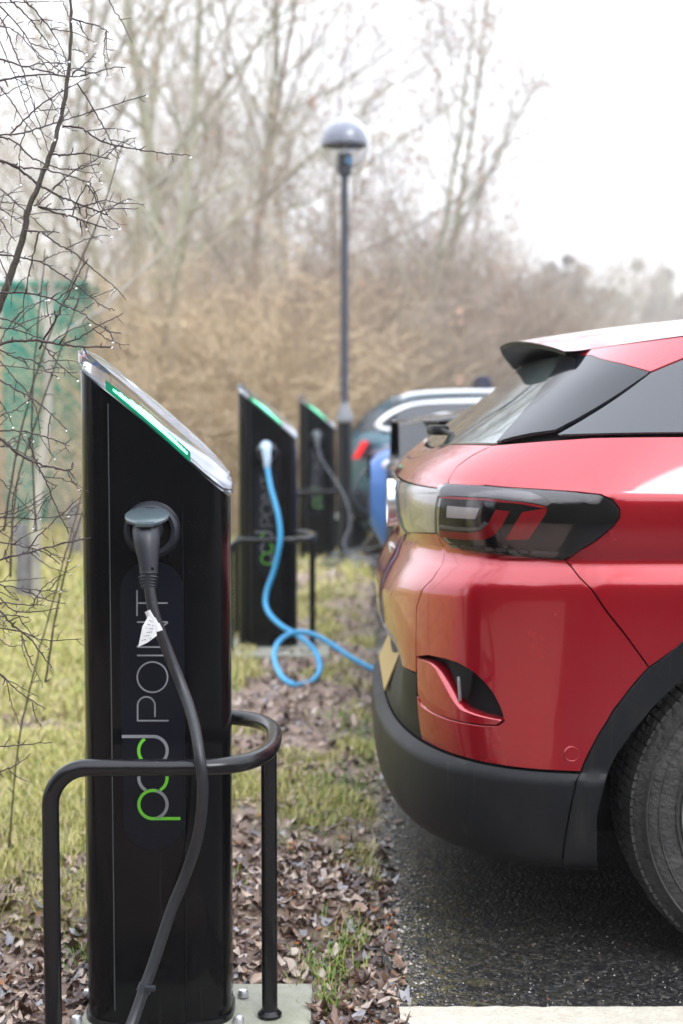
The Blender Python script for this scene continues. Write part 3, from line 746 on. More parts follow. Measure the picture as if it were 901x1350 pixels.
def px(*pts): return [inv(*q) for q in pts]
def vz(x, z):                     # side point at world X, height z
    vs = np.linspace(0.02, V[NB], 1500); P_ = Surf(np.full_like(vs, PC + x - 0.62), vs); k = int(np.argmin(abs(P_[:, 2] - z)))
    xc = float(attr(5, np.array([vs[k]]))[0])
    return (PC + x - xc, float(vs[k]))
def inside(poly, P_):
    x, y = P_[:, 0], P_[:, 1]; r = np.zeros(len(P_), bool); n_ = len(poly)
    for i in range(n_):
        x1, y1 = poly[i]; x2, y2 = poly[(i+1) % n_]
        c = ((y1 > y) != (y2 > y)); xi = (x2-x1)*(y-y1)/((y2-y1) if y2 != y1 else 1e-12) + x1
        r ^= c & (x < xi)
    return r
def resample(poly, step):
    out = []
    for i in range(len(poly)):
        a = np.array(poly[i]); b = np.array(poly[(i+1) % len(poly)]); k = max(1, int(np.ceil(np.linalg.norm(b-a)/step)))
        out += [tuple(a + (b-a)*j/k) for j in range(k)]
    return out
def shrink(poly, d):
    P_ = np.array(poly); n_ = len(P_); area = 0.5*np.sum(P_[:, 0]*np.roll(P_[:, 1], -1) - np.roll(P_[:, 0], -1)*P_[:, 1]); sg = 1 if area > 0 else -1
    out = []
    for i in range(n_):
        a, b, c = P_[i-1], P_[i], P_[(i+1) % n_]
        t1 = b-a; t2 = c-b; t1 = t1/max(np.linalg.norm(t1), 1e-9); t2 = t2/max(np.linalg.norm(t2), 1e-9)
        n1 = np.array([-t1[1], t1[0]])*sg; n2 = np.array([-t2[1], t2[0]])*sg
        m_ = n1 + n2; L_ = np.linalg.norm(m_); m_ = m_/max(L_, 1e-6); m_ /= max(0.5, float(m_ @ n1))
        q = b + m_*d
        if b[0] <= 1e-6: q[0] = 0.0
        out.append(tuple(q))
    return out
def panel(name, poly, m, parent, off=0.0, lip=0.010, gap=0.0018, step=0.014, grid=0.022, holes=(), mirror=True, hole_lip=None, crown=0.0):
    """cut a panel out of the body surface; mirrored onto the far side in the same mesh when it crosses the centre line"""
    poly = shrink(poly, gap); bd = resample(poly, step)
    pts = list(bd); edges = [(i, (i+1) % len(bd)) for i in range(len(bd))]
    hb = []
    for h in holes:
        h = resample(shrink(h, -gap), step); o_ = len(pts); pts += h; edges += [(o_+i, o_+(i+1) % len(h)) for i in range(len(h))]; hb.append(h)
    P_ = np.array(poly); x0, y0 = P_.min(0); x1, y1 = P_.max(0)
    gxs = np.arange(x0 + grid/2, x1, grid)
    vv = []
    ends = [V[i] for i in cuts]
    for a, b in zip(ends[:-1], ends[1:]):
        k = max(1, int(round((b-a)/grid))); vv += [a + (b-a)*j/k for j in range(k)]
    vv.append(ends[-1]); vv = [q for q in vv if y0 < q < y1]
    if vv:
        G = np.array([(a, b) for b in vv for a in gxs])
        if len(G):
            keep = inside(poly, G)
            for h in hb: keep &= ~inside(h, G)
            G = G[keep]
            allb = np.array(pts)
            if len(G):
                d = np.sqrt(((G[:, None, :] - allb[None])**2).sum(-1)).min(1); G = G[d > grid*0.35]
                pts += [tuple(q) for q in G]
    r = delaunay_2d_cdt([Vector(q) for q in pts], edges, [], 0, 1e-7, True)
    vco = np.array([tuple(q) for q in r[0]]); fs = [tuple(f) for f in r[2]]
    cen = np.array([vco[list(f)].mean(0) for f in fs]); keep = inside(poly, cen)
    for h in hb: keep &= ~inside(h, cen)
    fs = [f for f, k in zip(fs, keep) if k]
    used = sorted({i for f in fs for i in f}); mp = {a: b for b, a in enumerate(used)}; vco = vco[used]; fs = [tuple(mp[i] for i in f) for f in fs]
    X = Surf(vco[:, 0], vco[:, 1]); N = Snorm(np.maximum(vco[:, 0], 0.005), np.clip(vco[:, 1], 0.005, V[-1]-0.005))
    N[:, 1] = np.where(vco[:, 0] < 1e-6, 0, N[:, 1])
    # outward = away from the car's middle
    cc = np.array([2.2, YC, 0.8]); flip = np.sum(N*(X - cc), -1).mean() < 0
    if flip: N = -N
    offv = off
    if crown:
        db = np.sqrt(((vco[:, None, :] - np.array(bd)[None])**2).sum(-1)).min(1); offv = off + crown*(1 - np.exp(-db/0.02))
        X = X + N*np.reshape(offv, (-1, 1))
    else: X = X + N*off
    # boundary edges
    cnt = {}
    for f in fs:
        for i in range(len(f)):
            e = (f[i], f[(i+1) % len(f)]); cnt[tuple(sorted(e))] = cnt.get(tuple(sorted(e)), 0) + 1
    dirs = {}
    for f in fs:
        for i in range(len(f)):
            e = (f[i], f[(i+1) % len(f)])
            if cnt[tuple(sorted(e))] == 1: dirs[e] = 1
    n_ = len(X); be = [e for e in dirs if not (vco[e[0], 0] < 1e-6 and vco[e[1], 0] < 1e-6)]
    bvs = sorted({i for e in be for i in e}); bi = {a: n_ + k for k, a in enumerate(bvs)}
    hs = np.array([hole_lip if (hole_lip and hb and any(inside(shrink(h, -0.004), vco[[i]])[0] for h in hb)) else lip for i in bvs])
    XL = X[bvs] - N[bvs]*hs[:, None]
    VV = np.vstack([X, XL]); FF = list(fs) + [(e[1], e[0], bi[e[0]], bi[e[1]]) for e in be]; ntop = len(fs)
    # orientation of the top faces
    tot = sum(float(np.dot(np.cross(VV[f[1]]-VV[f[0]], VV[f[2]]-VV[f[0]]), N[f[0]])) for f in fs)
    if tot < 0: FF = [tuple(reversed(f)) for f in FF]
    NN = np.vstack([N, N[bvs]])
    if mirror == 'weld' or mirror is True:
        k = len(VV); M_ = VV.copy(); M_[:, 1] = 2*YC - M_[:, 1]; N2 = NN.copy(); N2[:, 1] *= -1
        FM = [tuple(reversed([i + k for i in f])) for f in FF]
    objs = []
    def mk(VX, FX, NX, tops):
        me = bpy.data.meshes.new(name); me.from_pydata([tuple(q) for q in VX], [], FX); me.materials.append(m); me.update(); me.shade_smooth()
        ln = np.zeros((len(me.loops), 3))
        for pl in me.polygons:
            for li in pl.loop_indices:
                ln[li] = NX[me.loops[li].vertex_index] if tops[pl.index] else (0, 0, 0)
        me.normals_split_custom_set([tuple(q) for q in ln])
        o = bpy.data.objects.new(name, me); COL.objects.link(o)
        if parent: o.parent = parent
        objs.append(o); return o
    T = [i < ntop for i in range(len(FF))]
    cross = bool((vco[:, 0] < 1e-6).sum() > 1)
    if mirror and cross: mk(np.vstack([VV, M_]), FF + FM, np.vstack([NN, N2]), T + T)
    else:
        mk(VV, FF, NN, T)
        if mirror: mk(M_, [tuple(i - k for i in f) for f in FM], N2, T)
    return objs
def v_at(i): return float(V[i])
def cen(v): return (0.0, float(v))
car = empty('parked_car', (0, 0, 0), 'large red hatchback reversed up to the nearest charging post, filling the right side', 'car', 'cars parked nose or tail to the charging posts')
car.location = (0, 0, 0)
# seams, traced on the near side
seam = px((650, 587), (622, 601), (603, 615), (593, 630))            # glass corner down to the lamp
seam_l = px((590.5, 637), (582, 648), (577.5, 664), (576, 685), (577, 703))   # through the lamp
seam_b = px((586, 723), (583, 745), (571, 763), (556, 780), (549.5, 800), (548.5, 850))
lamp_top = px((590.5, 637), (640, 640), (672, 643), (715, 645.5), (760, 648.5), (792, 652), (808, 659), (817, 671), (817.5, 682), (809, 694), (786, 713), (764, 726), (745, 737))
lamp_bot = px((745, 737), (700, 734), (650, 729), (612, 724), (592, 716), (577, 703))
vl0, vl1 = v_at(15), v_at(18)
lamp_centre_bot = [(0.0, vl0 + 0.012), (0.30, vl0 + 0.010)]
# tailgate: from the glass down to the number plate recess, minus the lamp bar
tail_up = [cen(V[NB] - 0.004)] + [(a, V[NB] - 0.004) for a in (0.3, 0.5)] + seam + [(seam_l[0][0], vl1 + 0.004)] + [cen(vl1 + 0.004)]
p_se = seam_b[-1][0]
vb9 = v_at(9)
lamp_low_l = seam_l[-1]
tail_lo = [(0.0, vl0 + 0.010), (0.35, vl0 + 0.008)] + [lamp_low_l] + seam_b[:-1] + [(p_se, vb9 + 0.012), (0.0, vb9 + 0.004)]
panel('tailgate', tail_up, M_red, car)[0]
panel('lower_tailgate', tail_lo, M_red, car)
panel('light_bar', [(0.0, vl0 + 0.010), (0.35, vl0 + 0.008), lamp_low_l] + seam_l[::-1] + [(seam_l[0][0], vl1 + 0.002), (0.0, vl1 + 0.002)], M_lensp, car, off=0.003, lip=0.012)
panel('light_bar_trim', [(0.0, vl1 - 0.034), (0.3, vl1 - 0.034)] + px((581, 651)) + [(seam_l[0][0] - 0.004, vl1 - 0.004), (0.0, vl1 - 0.003)], M_lensg, car, off=0.0045, lip=0.003)
# side lamp with its innards
lamp_poly = lamp_top + lamp_bot[1:] + seam_l[::-1][1:-1]
lo = panel('tail_lamp', lamp_poly, M_lens, car, off=0.001, lip=0.014, crown=0.004)
def inlay(name, pts, m, off=0.0068, lip=0.003):
    for o, par in zip(panel(name, px(*pts), m, car, off=off, lip=lip, gap=0.0, step=0.006, grid=0.012), lo): o.parent = par
inlay('sky_reflection', [(582, 641), (640, 644), (672, 647), (700, 651), (722, 657), (728, 663), (722, 667), (690, 661), (640, 656), (600, 654), (579, 655)], M_lensg)  # grey band: sky reflection on the lamp's top facet, put into the colour
inlay('red_tint', [(583, 657), (640, 660), (690, 665), (716, 670), (722, 668), (690, 662.5), (640, 657.5), (600, 655.5), (583, 655.5)], M_lensr)
inlay('reverse_light', [(593, 667), (635, 670), (629, 684), (592, 682)], M_lensw)
inlay('inner_strip', [(583, 692), (618, 695.5), (634, 694.5), (641, 687), (646, 690), (636, 698.5), (618, 699.5), (583, 696)], M_lensg)
inlay('red_light', [(582, 699), (620, 702), (636, 700), (646, 690), (656, 672), (674, 674), (663, 694), (652, 706), (640, 711), (615, 711), (583, 707)], M_lensr)
inlay('red_light', [(690, 675), (722, 670), (720, 678), (698, 710), (668, 711)], M_lensr)
for k in range(7):
    xa = 594 + k*15
    inlay('indicator', [(xa, 716.5 + k*1.25), (xa+11, 717.3 + k*1.25), (xa+15, 720.8 + k*1.25), (xa+4, 720.3 + k*1.25)], M_lensg, off=0.0062)
inlay('indicator', [(702, 724), (737, 727), (733, 731), (700, 729)], M_lensg, off=0.0062)
for o_, par_ in zip(panel('lamp_cover', shrink(lamp_poly, 0.005), M_cover, car, off=0.0085, lip=0.003, gap=0, crown=0.003), lo): o_.parent = par_
# bumper: red skin between the tailgate seam and the diagonal joint, down to the black ledge
v6 = v_at(6)
diag = px((745, 738), (765, 762), (800, 806), (830, 844), (856, 880))
arch_out = px((856, 880), (830, 909), (808, 938), (790, 967), (775, 996), (766, 1017))
intake = px((549, 866), (566, 864.5), (587, 869), (605, 875), (622, 885), (638, 899), (650, 914), (660, 934), (665, 950), (655, 957), (635, 956.5), (611, 953), (590, 948), (570, 940), (555, 930), (549.5, 915))
bl = arch_out[-1]
bumper_poly = [(lamp_low_l[0]+0.0, lamp_low_l[1])] + seam_b[:-1] + [(p_se, vb9 + 0.012), (p_se, v6 + 0.003), (bl[0]*0.5 + p_se*0.5, v6 + 0.003), (bl[0], v6 + 0.003)] + arch_out[::-1][1:] + diag[::-1][1:] + lamp_bot[1:-1]
panel('bumper_skin', bumper_poly, M_red, car, holes=[intake], hole_lip=0.045)
panel('air_intake', shrink(intake, -0.012), M_clad, car, off=-0.040, lip=0.004, gap=0)
panel('intake_fin', px((549.5, 867), (566, 874), (573, 881), (580, 893), (587, 906), (593, 917), (599, 927), (607, 936), (629, 944), (647, 948), (662, 950.5), (654, 955.5), (635, 955), (611, 951.5), (590, 946.5), (570, 938), (556, 928), (550.5, 914)), M_red, car, off=-0.001, lip=0.038, gap=0)
panel('intake_blade', px((582, 872), (600, 877), (616, 886), (612, 905), (608, 925), (601, 922), (594, 908), (588, 893)), M_clad, car, off=-0.022, lip=0.01, gap=0)
panel('reflector', px((598.3, 893), (600.3, 893), (602.6, 925), (600.8, 926)), M_lensg, car, off=-0.010, lip=0.006, gap=0, step=0.005)
panel('plate_recess', [(0.0, v6 + 0.003), (p_se, v6 + 0.003), (p_se, vb9 + 0.010), (0.0, vb9 + 0.001)], M_clad, car)
# black lower bumper and wheel arch cladding
low_seam = px((760, 1030), (753, 1117))
panel('lower_bumper', [(0.0, 0.01), (low_seam[1][0]+0.004, 0.01), low_seam[1], low_seam[0], (bl[0], v6 - 0.001), (0.0, v6 - 0.001)], M_clad, car, off=0.0, lip=0.02)
WX, WR, WZ = 1.007, 0.368, 0.360
arch_in_px = px((787, 1122), (788, 1075), (802, 1019), (815, 992), (835, 963), (860, 934), (889, 912))
AR = 0.447
def arc_side(r, a0, a1, k, cx=WX, cz=WZ): return [vz(cx + r*math.cos(math.radians(a0+(a1-a0)*i/k)), cz + r*math.sin(math.radians(a0+(a1-a0)*i/k))) for i in range(k+1)]
aio = arc_side(AR-0.01, 108, 0, 14); aoo = arc_side(AR+0.062, 2, 112, 14)
A_in = arch_in_px[:-1] + aio; 
ao_px = px((901, 852), (880, 863))
A_out = aoo + [q for q in ao_px[1:]] + arch_out + [low_seam[0], low_seam[1], (low_seam[1][0]+0.003, 0.02)]
pin = arch_in_px[0]
panel('wheel_arch_trim', [(pin[0], 0.02)] + A_in + [vz(WX+AR-0.01, 0.26), vz(WX+AR+0.065, 0.26)] + A_out, M_clad, car, off=0.004, lip=0.018)
# quarter panel above and ahead of the arch
lt = lamp_top
shoulder_end = 2.0
qp = seam + [(seam_l[0][0], vl1 + 0.004)] + lt[1:-1] + diag + [ao_px[1]] + aoo[::-1][1:-1] + [vz(WX+AR+0.064, 0.36), vz(2.02, 0.36), vz(2.02, 0.8), vz(2.02, 1.05), (PC + 2.02 - 0.80, V[NB]-0.004)] + [(a, V[NB]-0.004) for a in (1.9, 1.5, 1.2, 0.95)]
panel('quarter_panel', qp, M_red, car)
# doors, front wing, sill: plain but present beyond the frame
def sidebox(name, x0, x1, z0, z1, m, off=0.0, holes=()):
    a = [vz(x0, z0), vz(x1, z0), vz(x1, min(z1, 1.0)), vz(x1, 1.08)]
    top = [(PC + x1 - 0.80, V[NB]-0.004), (PC + x0 - 0.80, V[NB]-0.004)] if z1 > 1.1 else []
    b = [vz(x0, 1.08), vz(x0, min(z1, 1.0))] if z1 > 1.1 else [vz(x0, z1)]
    if z1 <= 1.1: a = [vz(x0, z0), vz(x1, z0), vz(x1, z1)]
    return panel(name, a + top + b, m, car, off=off, holes=holes, grid=0.04, step=0.03)
sidebox('rear_door', 2.02, 2.86, 0.36, 1.2, M_red); sidebox('front_door', 2.86, 3.28, 0.36, 1.2, M_red)
# glasshouse
D1 = px((733, 567.5), (857.5, 491.5))
vt = float(V[-1])
pT = inv(739, 461)[0]
glass_edge = px((655, 584.5), (672, 565), (690, 545), (704, 528), (718, 509), (731, 489), (738, 472))
panel('rear_window', [(0.0, V[NB] + 0.003), (0.5, V[NB] + 0.003)] + glass_edge + [(glass_edge[-1][0], vt - 0.002), (0.0, vt - 0.002)], M_rglass, car, gap=0.001)
pb = [(a, V[NB] + 0.003) for a in (1.15, 1.0, 0.9)]
pil = [glass_edge[0]] + px((700, 573), (733, 568.5)) + [D1[1]] + px((820, 481), (780, 470)) + [(inv(741, 461)[0], vt - 0.002), (glass_edge[-1][0], vt - 0.002)] + glass_edge[::-1][:-1]
panel('pillar_trim', pil, M_gblack, car, gap=0.001, off=0.004)
rail_pts = px((741, 461), (780, 470), (820, 481), (857.5, 491.5), (880, 482), (901, 473.5))
xe = PC + 0
top_edge_x = [rail_pts[-1][0] + k*0.3 for k in range(1, 8)]
vr_ = rail_pts[-1][1]
railv = [min(vt - 0.014, vr_ + 0.02*k) for k in range(1, 8)]
panel('roof_rail', rail_pts + [(a, b) for a, b in zip(top_edge_x, railv)] + [(top_edge_x[-1], vt), (rail_pts[0][0] - 0.0, vt)], M_red, car, gap=0.0012, off=0.004)
panel('side_window', [(D1[0][0] + 0.012, V[NB] + 0.004)] + [D1[1]] + rail_pts[4:] + [(a, b) for a, b in zip(top_edge_x, railv)] + [(top_edge_x[-1] + 0.35, V[NB] + 0.004)], M_cglass, car, gap=0.003, off=0.001)
# inner shell so gaps read dark, and a cabin floor
def shell():
    ps = np.linspace(0, 4.3, 110); vs = np.linspace(0.0, V[-1]-0.002, 46); P_, V_ = np.meshgrid(ps, vs)
    X = Surf(P_, V_); N = Snorm(np.maximum(P_, 0.006), np.clip(V_, 0.006, V[-1]-0.006)); cc = np.array([2.2, YC, 0.8])
    s_ = np.where(np.sum(N*(X-cc), -1, keepdims=True) < 0, -1, 1); N = N*s_
    X = X - N*0.016
    deep = ((_in(P_, V_, intake)))
    X = X - N*0.05*deep[..., None]
    f = []; W_ = len(ps)
    for j in range(len(vs)-1):
        for i in range(W_-1):
            q = X[j:j+2, i:i+2].reshape(-1, 3)
            c = q.mean(0)
            if c[2] < 0.86 and math.hypot(c[0]-WX, c[2]-WZ) < AR+0.02: continue
            if c[2] < 0.86 and math.hypot(c[0]-3.77, c[2]-WZ) < AR: continue
            if V_[j, i] > V[NB] + 0.02: continue
            f.append((j*W_+i, j*W_+i+1, (j+1)*W_+i+1, (j+1)*W_+i))
    m = MB(); VX = X.reshape(-1, 3); m.add(VX, f); VY = VX.copy(); VY[:, 1] = 2*YC - VY[:, 1]; m.add(VY, f)
    return m.build('inner_shell', M_under, car, smooth=60)
def _in(P_, V_, poly):
    big = shrink(poly, -0.035); return inside(big, np.stack([P_.ravel(), V_.ravel()], 1)).reshape(P_.shape)
shell()
m = MB(); m.box((2.3, YC, 0.30), (3.6, 1.1, 0.16)); m.box((2.4, YC, 0.9), (3.2, 1.2, 0.5)); m.build('chassis', M_under, car)
for cy in (YC-0.62, YC+0.62):
    for wx_ in (WX, 3.77):
        m = MB(); vs = []; s_ = 1 if cy > YC else -1
        for a_ in range(-15, 196, 10):
            for rr_, yy_ in ((AR+0.02, cy + s_*0.24), (AR+0.02, cy - s_*0.16), (0.1, cy - s_*0.16)):
                vs.append((wx_ + rr_*math.cos(math.radians(a_)), yy_, max(0.2, WZ + rr_*math.sin(math.radians(a_)))))
        k_ = len(vs)//3
        m.add(vs, [(3*i+j, 3*i+j+1, 3*i+j+4, 3*i+j+3) for i in range(k_-1) for j in range(2)]); o = m.build('wheel_liner', M_under, car)
# front end: nose, bonnet, windscreen, roof
def grid_mesh(name, fn, nu, nv, m, sm=60, par=None):
    mb = MB(); vs = [fn(i/nu, j/nv) for j in range(nv+1) for i in range(nu+1)]
    mb.add(vs, [(j*(nu+1)+i, j*(nu+1)+i+1, (j+1)*(nu+1)+i+1, (j+1)*(nu+1)+i) for j in range(nv) for i in range(nu)])
    o = mb.build(name, m, par or car, smooth=sm); cc = Vector((2.2, YC, 0.6))
    if sum((pl.normal.dot(pl.center - cc))*pl.area for pl in o.data.polygons) < 0: o.data.flip_normals()
    return o
_rp = Surf(np.linspace(0.45, 4.2, 400), np.full(400, vt)); _rx, _ry, _rz = _rp[:, 0], YC - _rp[:, 1], _rp[:, 2]
def roof_pt(u, w_):
    w = 2*w_ - 1; xr = 0.455 + 0.085*abs(w)**2.2
    x = xr + (3.05 - xr)*(u**1.6)
    k = float(smooth((x - 0.50)/0.07)); ze = float(np.interp(x, _rx, _rz)); he = float(np.interp(max(x, 0.60), _rx, _ry))
    zc = float(zroof(np.array([x]))[0]); hw = (he + 0.005)*(0.965 + 0.035*k)
    edge = (zc - 0.050)*(1-k) + (ze + 0.001)*k
    z = edge + (zc + 0.006 - edge)*(1 - abs(w)**2.7)
    return (x, YC - w*hw, z + 0.003)
roof = grid_mesh('roof', roof_pt, 60, 40, M_red, 60)
# spoiler lip: black slab under the roof's trailing edge
m = MB(); ns = 30; th_ = []
for j in range(ns+1):
    w = -1 + 2*j/ns; a = Vector(roof_pt(0, (w+1)/2)); 
    th_.append((a + Vector((0.0005, 0, -0.001)), a + Vector((0.004, 0, -0.010)), a + Vector((0.026, 0, -0.018)), a + Vector((0.16, 0, -0.020)), a + Vector((0.17, 0, -0.004))))
vs = [p for t_ in th_ for p in t_]; fs = []
for j in range(ns):
    for i in range(4): fs.append((j*5+i, j*5+i+1, (j+1)*5+i+1, (j+1)*5+i))
m.add(vs, fs); m.build('spoiler', M_clad, car, smooth=30)
for s_ in (-1, 1):                      # winglets joining the spoiler to the pillar
    m = MB(); a = Vector(roof_pt(0, 0.5 + s_*0.5)); g = []
    for q in glass_edge[2:]:
        c = Surf(q[0], q[1]); c = Vector(c)
        if s_ < 0: c.y = 2*YC - c.y
        g.append(c)
    outer = [c + Vector((-0.004, -0.002*s_, 0)) for c in g]; inner = [c + Vector((0.05, 0.075*s_, 0.0)) for c in g]
    k = len(g); m.add(outer + inner, [(i, i+1, k+i+1, k+i) for i in range(k-1)]); m.build('winglet', M_under, car, smooth=60)
def bonnet(u, w_):
    w = 2*w_ - 1; x = 3.28 + u*1.22; q = Surf(np.array([PC + x - 0.8]), np.array([V[NB]]))[0]
    return (x, YC - w*(YC - q[1]), q[2] + 0.10*(1 - w*w)*(1-u*0.5))
grid_mesh('bonnet', bonnet, 20, 16, M_red, 60)
def screen(u, w_):
    w = 2*w_-1; x = 3.45 - 0.55*u; y_ = 0.80 - 0.14*u
    return (x + 0.25*(1 - w*w)*(1-0.4*u), YC - w*y_, 1.15 + 0.26*u + 0.03*(1-w*w))
grid_mesh('windscreen', screen, 12, 16, M_cglass, 60)
def nose(u, w_):
    w = 2*w_-1; q = Surf(np.array([PC + 4.50 - 0.62]), np.array([V[NB]*(0.02 + 0.98*u)]))[0]
    return (4.44 + 0.16*(1-abs(w)**2.5)*math.sin(math.pi*(0.2 + 0.6*u)), YC - w*(YC - q[1]), q[2])
grid_mesh('front_bumper', nose, 12, 24, M_red, 60)
panel('front_wing', [vz(3.28, 0.36), vz(3.30, 0.36)] + arc_side(AR+0.03, 180, 0, 12, 3.77)[0:] + [vz(4.48, 0.36), vz(4.48, 0.9), vz(4.48, 1.08), (PC+4.48-0.8, V[NB]-0.004), (PC+3.28-0.80, V[NB]-0.004), vz(3.28, 1.08), vz(3.28, 0.9)], M_red, car, grid=0.05, step=0.04)
panel('sill', [vz(WX+AR+0.07, 0.26), vz(3.30, 0.26), vz(3.30, 0.355), vz(WX+AR+0.07, 0.355)], M_clad, car, grid=0.05, step=0.05)
# wheels
def wheel(x, y, sgn, par, r=WR, w=0.235, detail=True):
    t = MB(); c = (x, 0, WZ)
    o = y; i_ = y + sgn*w
    prof = [(0.245, o+sgn*0.012), (0.262, o+sgn*0.002), (0.290, o-sgn*0.003), (0.318, o+sgn*0.001), (0.335, o+sgn*0.008), (0.337, o+sgn*0.010), (0.345, o+sgn*0.017), (0.356, o+sgn*0.024), (r-0.004, o+sgn*0.038), (r, o+sgn*0.06), (r+0.001, o+sgn*0.117), (r, i_-sgn*0.055), (0.345, i_-sgn*0.015), (0.25, i_)]
    t.lathe(prof, 96, 'Y', c); ty = t.build('tyre', M_tyre, par, smooth=50)
    if detail:
        tr = MB()
        for k in range(110):
            a = 2*math.pi*k/110; u = Vector((math.cos(a), 0, math.sin(a))); tt = Vector((-u.z, 0, u.x))
            for (y0, y1, rr) in ((0.022, 0.062, 0.0), (0.075, 0.108, 0.0015), (0.125, 0.16, 0.0015), (0.172, 0.205, 0)):
                b0 = r - 0.002 + rr - (0.010 if y0 < 0.03 else 0)
                b1 = r - 0.002 + rr
                q = []
                for (yy_, bb) in ((y0, b0), (y1, b1)):
                    for h in (0, 0.006):
                        for s2 in (-0.0078, 0.0078): q.append(Vector((x, o + sgn*yy_, WZ)) + u*(bb+h) + tt*s2)
                tr.add(q, [(0, 1, 3, 2), (4, 6, 7, 5), (2, 3, 7, 6), (0, 4, 5, 1), (0, 2, 6, 4), (1, 5, 7, 3)])
        tb = tr.build('tread_block', M_tyre, ty); tb['kind'] = 'stuff'
        rb = MB()
        for rr_, hh in ((0.262, 0.0012), (0.331, 0.002), (0.302, 0.001)):
            rb.lathe([(rr_-0.0035, o-sgn*0.0005), (rr_, o-sgn*(0.003+hh)), (rr_+0.0035, o-sgn*0.0005)], 96, 'Y', c)
        rb.build('sidewall_rib', M_tyre, ty, smooth=60)
    m = MB(); m.lathe([(0.0001, o+sgn*0.05), (0.06, o+sgn*0.045), (0.075, o+sgn*0.06), (0.225, o+sgn*0.03), (0.246, o+sgn*0.004), (0.250, o+sgn*0.0), (0.250, o+sgn*0.03), (0.22, o+sgn*0.12)], 64, 'Y', c); rm = m.build('rim', M_under if False else M_rim, par, smooth=40)
    m = MB()
    for k in range(5):
        a = math.radians(90 + 72*k); u = Vector((math.cos(a), 0, math.sin(a))); tt = Vector((-u.z, 0, u.x)); C0 = Vector((x, o, WZ))
        q = [C0 + u*0.05 + tt*0.05, C0 + u*0.05 - tt*0.05, C0 + u*0.235 - tt*0.022, C0 + u*0.235 + tt*0.022]
        m.add([p + Vector((0, sgn*0.012, 0)) for p in q] + [p + Vector((0, sgn*0.05, 0)) for p in q], [(0, 1, 2, 3), (0, 4, 5, 1), (1, 5, 6, 2), (3, 2, 6, 7), (0, 3, 7, 4)])
    m.build('spoke', M_rim, rm)
for wx_ in (WX, 3.77):
    for sgn in (1, -1):
        w_ = MB(); w_.lathe([(0.05, YC - sgn*0.86 + sgn*0.03), (0.05, YC - sgn*0.5)], 12, 'Y', (wx_, 0, WZ)); h = w_.build('wheel', M_under, car)
        wheel(wx_, YC - sgn*0.895, sgn, h, detail=(wx_ == WX))
# badge, plate, wiper, tow-eye cap
m = MB(); bx = float(Surf(0.001, v_at(16)+0.04)[0]) 
m.lathe([(0.058, bx-0.008), (0.060, bx-0.016), (0.066, bx-0.017), (0.067, bx-0.006), (0.066, bx+0.03)], 40, 'X', (0, YC, 1.0)); m.lathe([(0.0001, bx-0.007), (0.059, bx-0.007)], 40, 'X', (0, YC, 1.0), mi=1)
bd_ = m.build('badge', [M_chrome, M_gblack], car, smooth=40)
m = MB()
for seg_ in ([(-0.025, 0.05), (0, 0.008), (0.025, 0.05)], [(-0.048, 0.028), (-0.022, -0.048), (0, -0.008), (0.022, -0.048), (0.048, 0.028)]):
    m.tube([(bx-0.010, YC + a, 1.0 + b) for a, b in seg_], 0.0035, 6)
m.build('emblem', M_chrome, bd_)
m = MB(); tx = W(514, 724, YC-0.02)
for k in range(3): m.box((tx.x+0.006, YC + 0.06 - 0.045*k - 0.02, tx.z), (0.012, 0.026, 0.030), bev=0.003)
m.build('badge_lettering', M_chrome, car)
m = MB(); m.box((0, 0, 0), (0.006, 0.52, 0.112), bev=0.002); pl = m.build('number_plate', M_yplate, car); pl.location = (0.136, YC, 0.566); pl.rotation_euler = (0, math.radians(22), 0)
m = MB(); wa = W(578, 566, 3.92); m.box((wa.x, 3.93, wa.z-0.002), (0.05, 0.07, 0.028), bev=0.008, rz=0.2)
m.tube([wa + Vector((0.0, 0, 0.0)), W(590, 570, 3.86), W(604, 575, 3.72), W(618, 572, 3.55)], 0.007, 8); m.build('wiper', M_clad, car, smooth=40)
tp = inv(754, 994); m = MB(); c = Vector(Surf(*tp)); 
m.lathe([(0.0145, 0.0005), (0.016, -0.0018), (0.0175, 0.0005)], 24, 'Y'); o = m.build('tow_eye_cap', M_red, car, smooth=40); o.location = c
# boot floor / seats seen dimly through the glass are left dark
m = MB(); m.box((1.6, YC, 1.17), (2.2, 1.36, 0.05)); m.build('parcel_shelf', M_under, car)
m = MB()
for y_ in (-0.36, 0.36):
    m.box((1.6, YC+y_, 1.2), (0.12, 0.46, 0.12), bev=0.03)
m.build('headrest', M_clad, car, smooth=40)
